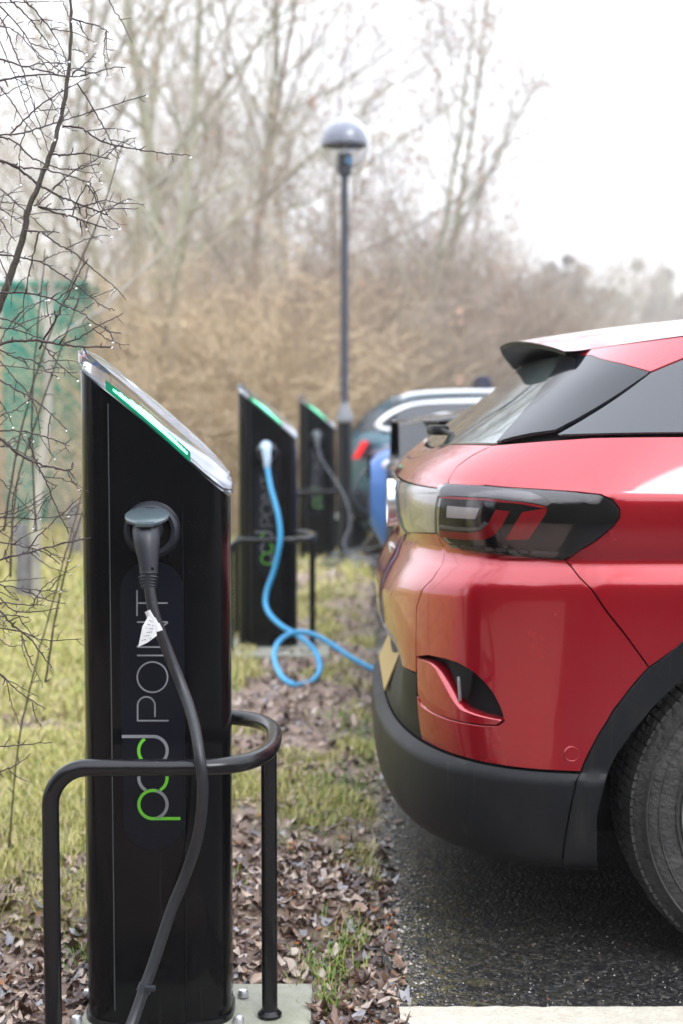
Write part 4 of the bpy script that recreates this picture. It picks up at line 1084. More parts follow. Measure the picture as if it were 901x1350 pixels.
# ---------------------------------------------------------------- the other parked cars (each a body, cabin, wheels, lamps)
def simple_car(loc, label, paint, prof, roofp, W2, wheels, rr, nose_x, extras, name='parked_car', glass=None, trim=None, body_low=0.22, seat=None, uc=0.16):
    """prof: list of (x, z) of the belt/bonnet line, roofp: list of (x, z) of the cabin line; x forward from the end facing the posts"""
    t = empty(name, loc, label, 'car', 'cars parked nose or tail to the charging posts')
    px_ = np.array([a for a, b in prof]); pz_ = np.array([b for a, b in prof]); L_ = px_[-1]
    def top(x): return float(pchip_eval(px_, pz_, np.array([x]))[0])
    def hw(x):
        e = min(x - px_[0], L_ - x); return W2*(1 - 0.34*max(0, 1 - max(e, 0)/0.55)**2.2)
    xs_ = [px_[0] + (L_-px_[0])*(0.5 - 0.5*math.cos(math.pi*i/70)) for i in range(71)]
    m = MB(); sec = []
    for x in xs_:
        h = hw(x); zt = top(x); e0 = max(0, 1 - (x - px_[0])/uc)**2; e1 = max(0, 1 - (L_-x)/0.16)**2; e = max(e0, e1)
        zb = body_low + e*(nose_x - body_low)
        zt2 = zt - e*0.02
        s_ = [(0, zb), (h*0.86, zb), (h*0.95, zb+0.06*(1-e)), (h*0.985, zb + (zt2-zb)*0.35), (h, zb + (zt2-zb)*0.62), (h*0.985, zb+(zt2-zb)*0.80), (h*0.955, zb+(zt2-zb)*0.93), (h*0.90, zt2-0.004), (h*0.6, zt2+0.012*(1-e)), (0, zt2+0.02*(1-e))]
        ring = [(x, a, b) for a, b in s_] + [(x, -a, b) for a, b in s_[-2:0:-1]]
        sec.append(ring)
    k = len(sec[0]); vs = [p for r_ in sec for p in r_]; fs = []
    for i in range(len(sec)-1):
        for j in range(k):
            j2 = (j+1) % k; c = [sum(vs[q][a] for q in (i*k+j, i*k+j2, (i+1)*k+j, (i+1)*k+j2))/4 for a in range(3)]
            if abs(c[1]) > W2*0.72 and any(math.hypot(c[0]-w, c[2]-rr) < rr*1.16 for w in wheels): continue
            fs.append((i*k+j, i*k+j2, (i+1)*k+j2, (i+1)*k+j))
    fs += [tuple(range(k)), tuple((len(sec)-1)*k + q for q in range(k-1, -1, -1))]
    m.add(vs, fs); body = m.build('body', paint, t, smooth=45)
    rx = np.array([a for a, b in roofp]); rz = np.array([b for a, b in roofp])
    xs2 = [rx[0] + (rx[-1]-rx[0])*i/50 for i in range(51)]
    g = MB(); rf = MB(); gs = []; rs = []
    for x in xs2:
        zr = float(pchip_eval(rx, rz, np.array([x]))[0]); zb = top(x) - 0.02; hb = hw(x)*0.93; hgt = max(0.001, zr - zb)
        hr = hb - hgt*0.42 - 0.02*min(1, hgt*5)
        gs.append([(x, -hb, zb), (x, -hr, zb + hgt*0.93), (x, -hr*0.9, zr-0.002), (x, 0, zr), (x, hr*0.9, zr-0.002), (x, hr, zb+hgt*0.93), (x, hb, zb)])
        rs.append([(x, -hr*1.012, zb+hgt*0.90), (x, -hr*0.90, zr+0.010), (x, -hr*0.5, zr+0.022), (x, hr*0.5, zr+0.022), (x, hr*0.90, zr+0.010), (x, hr*1.012, zb+hgt*0.90)])
    k = 7; g.add([p for r_ in gs for p in r_], [(i*k+j, i*k+j+1, (i+1)*k+j+1, (i+1)*k+j) for i in range(50) for j in range(6)])
    g.build('cabin_glass', M_cglass, t, smooth=45)
    i0, i1 = seat or (12, 40); k = 6
    rf.add([p for r_ in rs[i0:i1+1] for p in r_], [(i*k+j, i*k+j+1, (i+1)*k+j+1, (i+1)*k+j) for i in range(i1-i0) for j in range(5)])
    rf.build('roof', paint, t, smooth=60)
    for s_ in (0, 6):                     # painted pillars
        for (ia, ib) in ((0, i0), (25, 25), (50, i1)):
            m = MB(); a = Vector(gs[ia][s_]); b = Vector(rs[ib][0 if s_ == 0 else 5]); m.tube([a, a.lerp(b, .5), b], 0.03, 6); m.build('pillar', paint, t, smooth=60)
    for w in wheels:
        for s_ in (-1, 1):
            m = MB(); y = s_*W2*0.97; m.lathe([(rr*0.66, y), (rr*0.92, y + s_*0.004), (rr, y - s_*0.04), (rr, y - s_*0.18), (rr*0.5, y-s_*0.2)], 36, 'Y', (w, 0, rr)); wh = m.build('wheel', M_tyre, t, smooth=45)
            m = MB(); m.lathe([(0.0001, y - s_*0.02), (rr*0.60, y - s_*0.03), (rr*0.67, y - s_*0.001)], 24, 'Y', (w, 0, rr)); m.build('hub_cap', M_rim, wh)
            m = MB(); m.lathe([(rr*1.15, y), (rr*1.15, y - s_*0.3), (0.05, y-s_*0.3)], 24, 'Y', (w, 0, rr+0.02)); 
    extras(t, top, hw, W2)
    return t
def bar(name, pts, r, m, par, sides=8):
    q = MB(); q.tube(cat(pts, 5), r, sides); return q.build(name, m, par, smooth=60)
def plate(name, outline, y0, y1, m, par):
    q = MB(); q.prism(outline, y0, y1, axis='Y'); return fixn(q.build(name, m, par))
M_grey = mat('grey_paint', (0.075, 0.08, 0.092), 0.3, metal=0.4, coat=1.0)
M_blue = mat('bright_blue_paint', (0.006, 0.11, 0.40), 0.3, metal=0.1, coat=1.0)
M_teal = mat('teal_grey_paint', (0.05, 0.125, 0.165), 0.3, metal=0.3, coat=1.0)
M_navy = mat('navy_paint', (0.015, 0.02, 0.045), 0.35, coat=1.0)
M_brite = mat('bright_trim', (0.80, 0.81, 0.83), 0.35, metal=0.3)
# grey fastback, tail towards the verge, in the bay beyond the red car
def ex_grey(t, top, hw, W2):
    q = MB(); vs = []
    for i in range(13):
        w = -1 + i/6; x = 0.03 + 0.13*abs(w)**2.4; y = w*W2*0.80
        vs += [(x, y, 0.995+0.225), (x+0.005, y, 0.995+0.205), (x+0.16, y, 1.06+0.05), (x+0.22, y, 1.245-0.01)]
    q.add(vs, [(i*4+j, i*4+(j+1) % 4, i*4+4+(j+1) % 4, i*4+4+j) for i in range(12) for j in range(4)]); fixn(q.build('tail_spoiler', M_clad, t, smooth=40))
    for s_ in (-1, 1):
        a = [(0.05, s_*W2*0.62, 1.05), (0.09, s_*W2*0.78, 1.07), (0.2, s_*W2*0.90, 1.08), (0.36, s_*W2*0.95, 1.07)]
        q = MB(); q.box((0.27, s_*hw(0.27)*0.965, 1.01), (0.36, 0.06, 0.085), rz=-s_*0.22, bev=0.02); q.build('tail_lamp', M_lensp, t, smooth=40)
    q = MB(); q.box((0.10, 0, 0.50), (0.06, 1.3, 0.24), bev=0.02); q.build('bumper', M_clad, t)
simple_car((0.21, 6.2, 0), 'grey fastback car with a dark tail spoiler, parked just beyond the red car', M_grey,
    [(0, 1.03), (0.12, 1.10), (0.28, 1.13), (1.2, 1.08), (2.6, 1.02), (3.4, 0.95), (4.2, 0.82), (4.7, 0.62)],
    [(0.02, 1.215), (0.35, 1.27), (0.8, 1.375), (1.3, 1.45), (1.9, 1.475), (2.6, 1.40), (3.3, 1.02)], 0.91, (0.95, 3.8), 0.34, 0.62, ex_grey, seat=(16, 40))
def ex_blue(t, top, hw, W2):
    for s_ in (-1, 1):
        q = MB(); q.tube([(0.08, s_*0.58, 0.955), (0.12, s_*0.68, 0.965), (0.26, s_*0.78, 0.98)], [0.03, 0.04, 0.02], 10); q.build('headlight', M_lensw, t, smooth=60)
    q = MB(); q.box((0.35, 0, 0.44), (0.40, 1.45, 0.16), bev=0.04); q.build('lower_bumper', M_clad, t, smooth=40)
    q = MB(); q.box((0.005, -0.30, 0.94), (0.04, 0.16, 0.14), bev=0.01); q.build('charge_flap', M_under, t)
simple_car((0.165, 8.6, 0), 'bright blue small car parked nose first with a grey cable plugged into its nose', M_blue,
    [(0, 1.0), (0.06, 1.045), (0.3, 1.07), (0.9, 1.09), (2.0, 1.08), (3.6, 1.05), (4.0, 0.95)],
    [(0.75, 1.08), (1.3, 1.28), (1.8, 1.40), (2.6, 1.42), (3.4, 1.36), (3.9, 1.02)], 0.86, (0.78, 3.25), 0.31, 0.62, ex_blue, seat=(16, 42), uc=0.42)
def ex_teal(t, top, hw, W2):
    def P(px_, py_, Y, dx=0): p = W(px_, py_, Y); return (p.x - t.location.x, p.y - t.location.y, p.z - t.location.z)
    Yn = t.location.y - W2*0.93
    bar('window_trim', [P(560, 568, Yn), P(530, 568, Yn+.01), P(508, 566, Yn+.02), P(499, 563, Yn+.03), P(498, 560, Yn+.03), P(507, 551, Yn+.05), P(524, 541, Yn+.1), P(545, 534, Yn+.13), P(580, 530.5, Yn+.14), P(640, 529, Yn+.14)], 0.019, M_brite, t)
    bar('roof_rail', [P(528, 527, Yn+.2), P(535, 522, Yn+.2), P(552, 519, Yn+.2), P(580, 517, Yn+.2), P(616, 516, Yn+.2), P(660, 516, Yn+.2)], 0.017, M_brite, t)
    for s_ in (-1, 1):
        q = MB(); k = [(0.015, 0.86), (0.10, 1.01), (0.16, 1.01), (0.075, 0.86)]
        q.prism(k, s_*W2*0.78 - 0.02 - 0.10, s_*W2*0.78 + 0.12, axis='Y'); fixn(q.build('tail_lamp', M_lensr2, t))
    q = MB(); q.box((0.09, 0, 0.45), (0.14, 1.5, 0.28), bev=0.04); q.build('bumper', M_clad, t, smooth=40)
    q = MB(); q.box((1.6, 0, 0.34), (2.9, W2*1.94, 0.16), bev=0.04); q.build('sill', M_clad, t, smooth=40)
M_lensr2 = mat('tail_lamp_bright_red', (0.75, 0.02, 0.015), 0.3, coat=0.5, emit=(1, 0.03, 0.02), estr=0.12)
simple_car((0.075, 13.1, 0), 'teal grey estate car with bright window trim and roof rails, behind the lamp post', M_teal,
    [(0, 1.02), (0.08, 1.10), (0.3, 1.13), (1.5, 1.10), (2.8, 1.05), (3.6, 0.98), (4.3, 0.86), (4.75, 0.66)],
    [(0.03, 1.13), (0.15, 1.27), (0.38, 1.38), (0.9, 1.43), (1.6, 1.45), (2.3, 1.42), (3.2, 1.04)], 0.92, (0.92, 3.75), 0.34, 0.55, ex_teal, seat=(5, 38))
# a person beyond the teal estate: only the dark hat shows over its roof
def skin_body(name, chains, m, parent, sub=2):
    """chains: lists of (co, radius); first point of a chain may repeat an earlier one to join it"""
    vs, es, rs = [], [], []
    for ch in chains:
        prev = None
        for co, r_ in ch:
            k = next((i for i, v in enumerate(vs) if (Vector(v) - Vector(co)).length < 1e-5), None)
            if k is None: vs.append(tuple(co)); rs.append(r_); k = len(vs)-1
            if prev is not None and prev != k: es.append((prev, k))
            prev = k
    me = bpy.data.meshes.new(name); me.from_pydata(vs, es, []); me.materials.append(m); o = bpy.data.objects.new(name, me); COL.objects.link(o)
    sk = o.modifiers.new('skin', 'SKIN'); sk.use_smooth_shade = True; sd = o.modifiers.new('sub', 'SUBSURF'); sd.levels = sub; sd.render_levels = sub
    d = me.skin_vertices[0].data if me.skin_vertices else None
    if d is None:
        bm = bmesh.new(); bm.from_mesh(me); bm.verts.layers.skin.verify(); bm.to_mesh(me); bm.free(); d = me.skin_vertices[0].data
    for i, r_ in enumerate(rs): d[i].radius = (r_, r_)
    d[0].use_root = True
    if parent: o.parent = parent
    return o
pp = W(636, 505, 14.9)
per = empty('person', (pp.x, 14.9, 0), 'person in a dark navy hat, only the hat showing over the teal estate car', 'person')
M_skin = mat('skin', (0.50, 0.30, 0.22), 0.55); M_coat = mat('dark_coat', (0.02, 0.025, 0.045), 0.8); M_hat = mat('navy_hat', (0.018, 0.022, 0.05), 0.85, bump=0.4, bscale=120); M_trou = mat('dark_trousers', (0.02, 0.02, 0.025), 0.8); M_boot = mat('boots', (0.03, 0.02, 0.015), 0.5)
bch = [[((0, 0, 0.84), .13), ((0, 0, 1.02), .125), ((0, 0, 1.20), .145), ((0, 0, 1.31), .10), ((0, 0.0, 1.36), .052), ((0, -0.01, 1.41), .055), ((0, -0.01, 1.47), .088), ((0, -0.008, 1.53), .082)]]
for s_ in (-1, 1):
    bch.append([((0, 0, 0.84), .13), ((s_*.09, 0, .76), .088), ((s_*.10, -.01, .44), .058), ((s_*.105, .01, .10), .040), ((s_*.11, -.02, .05), .036), ((s_*.115, -.14, .035), .032)])
    bch.append([((0, 0, 1.31), .10), ((s_*.17, 0, 1.28), .058), ((s_*.22, .01, 1.04), .043), ((s_*.21, -.06, .82), .030), ((s_*.205, -.075, .77), .026), ((s_*.20, -.085, .73), .027)])
    for f, (dx, ln) in enumerate(((-.022, .065), (-.007, .075), (.008, .070), (.022, .055))):
        bch.append([((s_*.20, -.085, .73), .027), ((s_*.20 + dx*.6, -.090, .705), .0095), ((s_*.20 + dx, -.098, .705 - ln*.5), .009), ((s_*.20 + dx, -.092, .705 - ln), .008)])
    bch.append([((s_*.205, -.075, .77), .026), ((s_*.185, -.105, .75), .011), ((s_*.178, -.120, .725), .009)])
skin_body('body', bch, M_skin, per)
cch = [[((0, 0, .80), .150), ((0, 0, 1.02), .145), ((0, 0, 1.20), .163), ((0, 0, 1.32), .108)]]
for s_ in (-1, 1): cch.append([((0, 0, 1.32), .108), ((s_*.17, 0, 1.29), .070), ((s_*.22, .01, 1.04), .055), ((s_*.21, -.06, .84), .042)])
skin_body('coat', cch, M_coat, per)
tch = []
for s_ in (-1, 1): tch.append([((0, 0, .82), .140), ((s_*.09, 0, .74), .098), ((s_*.10, -.01, .44), .070), ((s_*.105, .01, .10), .055)])
skin_body('trousers', tch, M_trou, per)
for s_ in (-1, 1):
    q = MB(); q.lathe([(0.0001, 0), (.05, 0.0), (.052, .04), (.046, .10), (.044, .14)], 16, 'Z', (s_*.108, .005, 0)); q.box((s_*.112, -.10, .04), (.088, .20, .075), bev=.03); q.build('boot', M_boot, per, smooth=60)
q = MB(); q.lathe([(.101, 1.49), (.106, 1.50), (.106, 1.53), (.102, 1.545), (.100, 1.58), (.082, 1.615), (.045, 1.637), (.0001, 1.643)], 28, 'Z', (0, -.008, 0)); q.build('hat', M_hat, per, smooth=60)
q = MB(); q.tube([(0, -.088, 1.49), (0, -.106, 1.462), (0, -.100, 1.452)], [.006, .012, .010], 8)
for s_ in (-1, 1): q.lathe([(.0001, -.006), (.010, -.005), (.016, 0), (.0001, .004)], 10, 'X', (s_*.088, .0, 1.465))
q.build('nose_and_ears', M_skin, per, smooth=60)
for s_ in (-1, 1): q = MB(); q.lathe([(.0001, -.002), (.008, 0), (.0001, .002)], 10, 'Y', (s_*.032, -.092, 1.482)); q.build('eye', M_under, per)
q = MB(); q.tube([(-.024, -.089, 1.425), (0, -.094, 1.423), (.024, -.089, 1.425)], .004, 6); q.build('mouth', mat('lips', (.35, .12, .10), .5), per)
# ---------------------------------------------------------------- hawthorn at the left edge, traced twig by twig
M_bark = mat('wet_bark', (0.035, 0.025, 0.018), 0.55, var=0.35, vscale=40, bump=0.3, bscale=150, dirt=(0.16, 0.15, 0.09), dirt_amt=0.45, dscale=25)
M_twig = mat('wet_twig', (0.032, 0.017, 0.017), 0.4, var=0.3, vscale=60, dirt=(0.10, 0.07, 0.07), dirt_amt=0.4, dscale=60)
M_drop = mat('water', (0.95, 0.97, 1.0), 0.02, trans=1.0, ior=1.33)
haw = empty('hawthorn', (-1.25, 2.9, 0.0), 'bare wet hawthorn with thorny twigs and raindrops at the left edge', 'shrub')
HL = Vector((-1.25, 2.9, 0.0))
A_ = (0.2886, 0, 0); B_ = (0.2886, 0, 200); C_ = (0.2963, 0, 340); D_ = (0.2961, 0, 600); E_ = (0.2961, 0, 950)
TW = [
 (A_, 3, [(0,270),(100,300),(200,325),(300,348),(365,350)]), (A_, 3.4, [(0,370),(100,350),(220,340),(320,350)]),
 (A_, 2.4, [(335,335),(390,290),(440,243)]), (A_, 2.2, [(365,350),(450,325),(520,308),(580,309)]),
 (A_, 2.4, [(335,85),(400,105),(450,120),(498,148)]), (A_, 1.9, [(500,-60),(500,0),(540,70),(575,130),(605,200)]),
 (A_, 2.0, [(0,15),(100,10),(200,5),(300,8)]), (A_, 2.2, [(50,0),(110,60),(150,100),(200,170),(240,230),(270,280),(300,340)]),
 (A_, 2.1, [(110,0),(160,50),(215,110),(260,180),(285,230),(305,290)]), (A_, 2.4, [(0,30),(60,90),(110,150),(160,230),(230,290),(300,345)]),
 (A_, 2.3, [(0,70),(40,160),(75,250),(100,310),(130,400),(150,480),(185,580),(225,700)]), (A_, 2.0, [(0,400),(50,460),(110,550),(160,620),(190,690)]),
 (A_, 2.6, [(0,620),(90,610),(200,580),(290,550),(420,510),(540,475),(670,435)]), (A_, 2.2, [(50,610),(120,540),(200,470),(300,410),(415,350)]),
 (A_, 2.7, [(285,580),(370,585),(430,625),(510,660),(620,680),(740,700),(865,710)]), (A_, 2.1, [(355,380),(410,470),(450,540),(490,610),(520,670),(548,725)]),
 (A_, 2.5, [(240,705),(310,708),(380,700),(450,715),(502,728)]), (A_, 2.0, [(240,860),(330,790),(420,740),(500,690),(590,645)]),
 (A_, 2.8, [(0,625),(70,650),(140,715),(200,745),(290,770),(370,770),(462,745)]), (A_, 3.0, [(0,730),(80,760),(180,770),(290,795),(370,820),(420,838)]),
 (A_, 1.6, [(340,225),(370,235),(395,245)]), (A_, 2.0, [(0,120),(60,135),(130,200),(200,290),(260,400),(330,530)]),
 (A_, 2.0, [(140,300),(220,285),(310,298)]), (A_, 1.7, [(180,350),(200,410),(240,470),(270,520)]), (A_, 1.6, [(290,10),(310,60),(330,90)]),
 (A_, 1.6, [(350,100),(380,140),(410,188)]), (A_, 1.8, [(0,190),(60,330),(110,460),(150,560),(240,640)]), (A_, 1.7, [(0,440),(40,420),(110,385),(160,370)]),
 (B_, 4.2, [(0,40),(80,75),(140,120),(180,150),(240,185),(300,215),(380,245),(440,268),(495,290)]), (B_, 3.0, [(175,250),(260,280),(330,295),(400,322),(480,345),(540,352)]),
 (B_, 2.0, [(180,250),(250,265),(330,262),(400,245),(470,225),(560,235),(660,242)]), (B_, 2.0, [(460,272),(520,260),(635,260)]),
 (B_, 2.0, [(400,145),(430,200),(460,270)]), (B_, 1.7, [(330,290),(360,210),(400,150),(425,112)]), (B_, 1.9, [(395,260),(395,350)]), (B_, 1.8, [(370,320),(378,385)]),
 (B_, 2.6, [(115,360),(200,365),(270,372)]), (B_, 2.3, [(190,370),(280,430),(350,470),(430,540),(510,605),(578,675)]),
 (B_, 2.6, [(0,470),(90,480),(200,510),(270,555),(340,600),(400,650),(470,705),(525,722)]), (B_, 2.8, [(50,645),(130,648),(220,665),(300,705),(370,735),(430,780),(500,820),(550,830)]),
 (B_, 1.8, [(480,800),(505,830),(520,865)]), (B_, 1.8, [(370,730),(400,710),(435,690)]), (B_, 3.0, [(0,805),(80,815),(150,840),(190,850)]),
 (B_, 4.2, [(0,880),(100,862),(200,865),(290,880),(400,892),(510,890)]), (B_, 2.0, [(290,880),(380,840),(460,790),(560,742)]),
 (B_, 3.0, [(180,900),(200,860),(260,760),(320,640),(370,540),(405,490)]), (B_, 2.2, [(180,370),(150,480),(125,600),(105,720),(115,800)]),
 (B_, 2.4, [(0,170),(60,220),(110,265),(180,330),(220,365)]), (B_, 2.2, [(0,260),(50,290),(100,330)]), (B_, 2.4, [(0,310),(40,370),(75,410)]), (B_, 2.1, [(0,500),(30,570),(50,650),(52,715)]),
 (B_, 1.9, [(160,250),(230,190),(300,115)]), (B_, 2.0, [(0,230),(60,235),(130,245),(190,240)]), (B_, 1.8, [(0,210),(50,190),(105,150)]),
 (C_, 2.6, [(0,270),(70,290),(140,330)]), (C_, 2.6, [(0,410),(60,440),(150,460),(220,510),(265,530)]),
 (C_, 2.6, [(0,545),(80,590),(150,630),(220,685),(300,765)]), (C_, 2.0, [(0,705),(60,680),(130,630),(145,590)]), (C_, 2.4, [(0,770),(100,770),(200,795),(290,825),(315,800)]),
 (C_, 1.8, [(285,820),(310,870)]), (C_, 4.0, [(0,805),(80,870),(160,910),(250,935),(310,945),(325,910)]), (C_, 2.6, [(130,800),(150,880),(190,960),(220,1030),(260,1130),(310,1225)]),
 (C_, 2.0, [(0,460),(60,530),(130,610),(170,700),(180,790),(240,890)]), (C_, 2.2, [(0,1160),(100,1120),(200,1060),(255,1010)]), (C_, 2.4, [(0,1155),(150,1160),(280,1148),(435,1132)]),
 (C_, 2.6, [(0,1345),(150,1305),(300,1265),(405,1245)]), (C_, 2.0, [(0,985),(60,1050),(120,1110),(180,1160)]), (C_, 2.1, [(200,395),(260,470),(350,545)]),
 (C_, 1.9, [(0,480),(150,495),(240,510),(350,508)]), (C_, 1.8, [(130,1290),(230,1180),(360,1065)]), (C_, 1.8, [(0,1140),(60,1120),(140,1080),(200,1035)]), (C_, 1.8, [(0,640),(40,700),(60,750)]), (C_, 2.0, [(0,840),(60,850),(130,890),(180,960)]),
 (D_, 2.4, [(0,390),(100,405),(190,430),(270,485)]), (D_, 2.4, [(0,470),(60,450),(160,425),(280,395),(405,368)]), (D_, 2.4, [(0,580),(110,595),(210,605),(260,600)]),
 (D_, 2.0, [(100,600),(200,640),(290,660)]), (D_, 2.8, [(0,640),(60,690),(150,700),(270,680)]), (D_, 3.4, [(0,690),(60,760),(130,810),(175,870),(232,948)]),
 (D_, 2.3, [(0,770),(100,790),(200,825),(360,817)]), (D_, 1.8, [(95,800),(130,900),(160,960),(190,1025)]), (D_, 2.6, [(0,975),(60,1030),(120,1080),(205,1130)]),
 (D_, 1.8, [(40,1005),(120,1050),(175,1075)]), (D_, 2.2, [(0,1300),(100,1290),(235,1277)]), (D_, 1.8, [(0,565),(100,555),(205,545)]), (D_, 2.2, [(0,320),(78,320)]),
 (D_, 2.2, [(0,660),(100,665),(205,668)]), (D_, 1.8, [(0,610),(60,640),(90,645)]), (D_, 2.2, [(0,720),(80,715),(130,722)]), (D_, 1.7, [(0,820),(40,850),(90,845)]), (E_, 2.2, [(0,225),(60,205),(110,170),(135,150)]),
]
drops = MB()
def spur(m, p, d, L_, r):
    d = d.normalized(); q = [p, p + d*L_*0.5 + Vector((R.uniform(-1, 1), R.uniform(-1, 1), R.uniform(-1, 1)))*L_*0.12, p + d*L_]
    m.tube(q, [r, r*0.8, r*0.35], 5)
    if R.random() < 0.5:
        m.tube([q[1], q[1] + (d + Vector((R.uniform(-1, 1), R.uniform(-1, 1), R.uniform(-1, 1))).normalized()*0.9)*L_*0.35], [r*0.6, r*0.25], 4)
def twig(pts, w, mt=M_twig, spurs=1.0, name='branch'):
    m = MB(); P_ = cat(pts, 6); n_ = len(P_); L_ = sum((P_[i+1]-P_[i]).length for i in range(n_-1))
    jit = [Vector((R.gauss(0, 1), 0, R.gauss(0, 1)))*0.0009 for _ in P_]; P_ = [p + j for p, j in zip(P_, jit)]
    rad = [max(0.0007, w*0.00155*0.5*(1 - 0.55*i/n_)*(1 + 0.12*R.uniform(-1, 1))) for i in range(n_)]
    m.tube(P_, rad, 7)
    s_ = 0.0; nxt = 0.02
    for i in range(n_-1):
        s_ += (P_[i+1]-P_[i]).length
        if s_ > nxt:
            nxt = s_ + R.uniform(0.012, 0.038)/spurs; t = (P_[i+1]-P_[i]).normalized()
            side = t.cross(Vector((R.uniform(-.5, .5), 1, R.uniform(-.5, .5)))); side.normalize(); side *= R.choice((-1, 1))
            spur(m, P_[i], side + t*R.uniform(0.2, 1.0) + Vector((0, R.uniform(-.5, .5), 0)), R.choice((0.005, 0.007, 0.010, 0.016, 0.024)), rad[i]*0.85)
    if R.random() < 0.55:
        p = P_[R.randrange(n_//2, n_)] if R.random() < 0.4 else P_[-1]; r_ = R.uniform(0.0018, 0.0028)
        drops.lathe([(0.0001, r_*1.3), (r_*0.5, r_*0.9), (r_*0.95, r_*0.2), (r_*0.9, -r_*0.4), (r_*0.5, -r_*0.85), (0.0001, -r_)], 8, 'Z', p - Vector((0, 0, r_*1.3)))
    o = m.build(name, mt, haw, smooth=80); o.location = -HL; return o
# main stem, rooted off to the left
stem_px = [(322,0),(326,100),(322,220),(312,350),(292,480),(262,600),(225,720),(175,850)]
sp = [(x*.2886, y*.2886) for x, y in stem_px] + [(38, 276), (32, 307), (23, 336), (13, 367), (3, 393), (-12, 430), (-60, 540), (-120, 700)]
stem = [W(94, -160, 2.88), W(93, -60, 2.87)] + [W(a, b, 2.86) for a, b in sp]
stem += [Vector((-1.05, 2.86, 0.7)), Vector((-1.18, 2.88, 0.25)), Vector((-1.25, 2.9, -0.05))]
m = MB(); Pst = [q + Vector((R.gauss(0, .0010), 0, 0)) for q in cat(stem, 4)]; n_ = len(Pst); m.tube(Pst, [0.0022 + 0.0085*(i/n_)**1.2 + 0.0004*R.uniform(-1, 1) for i in range(n_)], 10)
for i in range(4, n_, 3): spur(m, Pst[i], Vector((R.uniform(-1, 1), R.uniform(-1, 1), R.uniform(-.2, 1))), 0.012, 0.0012)
o = m.build('trunk', M_bark, haw, smooth=80); o.location = -HL
for tr, w, pts in TW:
    s_, ox, oy = tr; pp = [(x*s_ + ox, y*s_ + oy) for x, y in pts]
    Y0 = 2.86 + R.uniform(-0.20, 0.28); dY = R.uniform(-0.10, 0.10)
    if pts[0][0] <= 60 and pts[0][1] >= 20 and tr is not A_ or pts[0][0] == 0:
        dx = pp[1][0]-pp[0][0]; dy = pp[1][1]-pp[0][1]; k = 45/max(12, dx); pp = [(pp[0][0] - 110, pp[0][1] - dy*k*1.2 + 90), (pp[0][0] - 45, pp[0][1] - dy*k + 10)] + pp
        w3 = [W(a, b, Y0 + dY*i/len(pp)) for i, (a, b) in enumerate(pp)]
    else: 
        Y0 = 2.86 + R.uniform(-0.03, 0.03); w3 = [W(a, b, Y0 + dY*i/len(pp)) for i, (a, b) in enumerate(pp)]
    twig(w3, w*1.05)
    if len(w3) > 3 and w > 1.9:
        for _ in range(2 if w > 2.3 else 1):
            i = R.randrange(1, len(w3)-1); a = w3[i].lerp(w3[i+1], R.random()*0.9); t = (w3[i+1]-w3[i]).normalized(); up_ = Vector((-t.z, R.uniform(-.6, .6), t.x))*R.choice((-1, 1)); d = (t*R.uniform(0.5, 1.2) + up_).normalized(); L_ = R.uniform(0.035, 0.10)
            if proj(a)[0] + 0 > 150: continue
            twig([a, a + d*L_*0.5, a + d*L_*0.8 + t*L_*0.1, a + d*L_ + t*L_*0.25], 1.5)
# stems outside the frame that carry the twigs
for k in range(9):
    a = Vector((-1.25 + R.uniform(-.15, .15), 2.9 + R.uniform(-.2, .2), -0.03)); b = Vector((-1.15 + R.uniform(-.25, .15), 2.9 + R.uniform(-.3, .35), 0.9)); c = Vector((-1.05 + R.uniform(-.5, .12), 2.9 + R.uniform(-.4, .5), 1.7)); d = c + Vector((R.uniform(-.4, .2), R.uniform(-.2, .3), 0.8))
    m = MB(); P_ = cat([a, b, c, d], 6); m.tube(P_, [0.012*(1-0.75*i/len(P_)) for i in range(len(P_))], 8); o = m.build('stem', M_bark, haw, smooth=80); o.location = -HL
    for q in range(12):
        p = P_[R.randrange(5, len(P_))]; dirv = Vector((R.uniform(-1, -0.1), R.uniform(-1, 1), R.uniform(-.3, .6))).normalized()
        twig([p, p + dirv*0.12, p + dirv*0.25 + Vector((0, 0, R.uniform(-.05, .05))), p + dirv*0.4], 2.2)
# long soft canes standing farther back
for pts in ([(-20, 1330), (6, 1180), (25, 980), (60, 830), (95, 700), (125, 590)], [(14, 760), (22, 640), (60, 520), (95, 420), (118, 350)], [(48, 700), (42, 560), (50, 430), (60, 330)], [(5, 700), (30, 560), (70, 430), (130, 290), (165, 180)], [(60, 900), (80, 780), (120, 640), (150, 560)]):
    twig([W(a, b, 3.9) for a, b in pts], 4.0, M_bark, 0.4, 'cane')
dr = drops.build('raindrops', M_drop, haw, smooth=80); dr.location = -HL; dr['kind'] = 'stuff'

# ---------------------------------------------------------------- grass, leaf litter, grit
def scatter_mesh(name, V3, F3, mats, mi, label, smooth_=False):
    me = bpy.data.meshes.new(name); me.vertices.add(len(V3)); me.vertices.foreach_set('co', V3.astype(np.float32).ravel())
    k = F3.shape[1]; me.loops.add(F3.size); me.loops.foreach_set('vertex_index', F3.astype(np.int32).ravel())
    me.polygons.add(len(F3)); me.polygons.foreach_set('loop_start', (np.arange(len(F3))*k).astype(np.int32)); 
    for m_ in mats: me.materials.append(m_)
    me.polygons.foreach_set('material_index', mi.astype(np.int32)); me.update(calc_edges=True); me.validate()
    o = bpy.data.objects.new(name, me); COL.objects.link(o); tag(o, label, name.replace('_', ' '), None, 'stuff'); return o
rng = np.random.default_rng(5)
M_g = [mat('grass_a', (0.26, 0.265, 0.07), 0.55, spec=0.3), mat('grass_b', (0.46, 0.42, 0.14), 0.6, spec=0.3), mat('grass_c', (0.50, 0.41, 0.25), 0.7, spec=0.2), mat('grass_d', (0.10, 0.20, 0.025), 0.5, spec=0.3)]
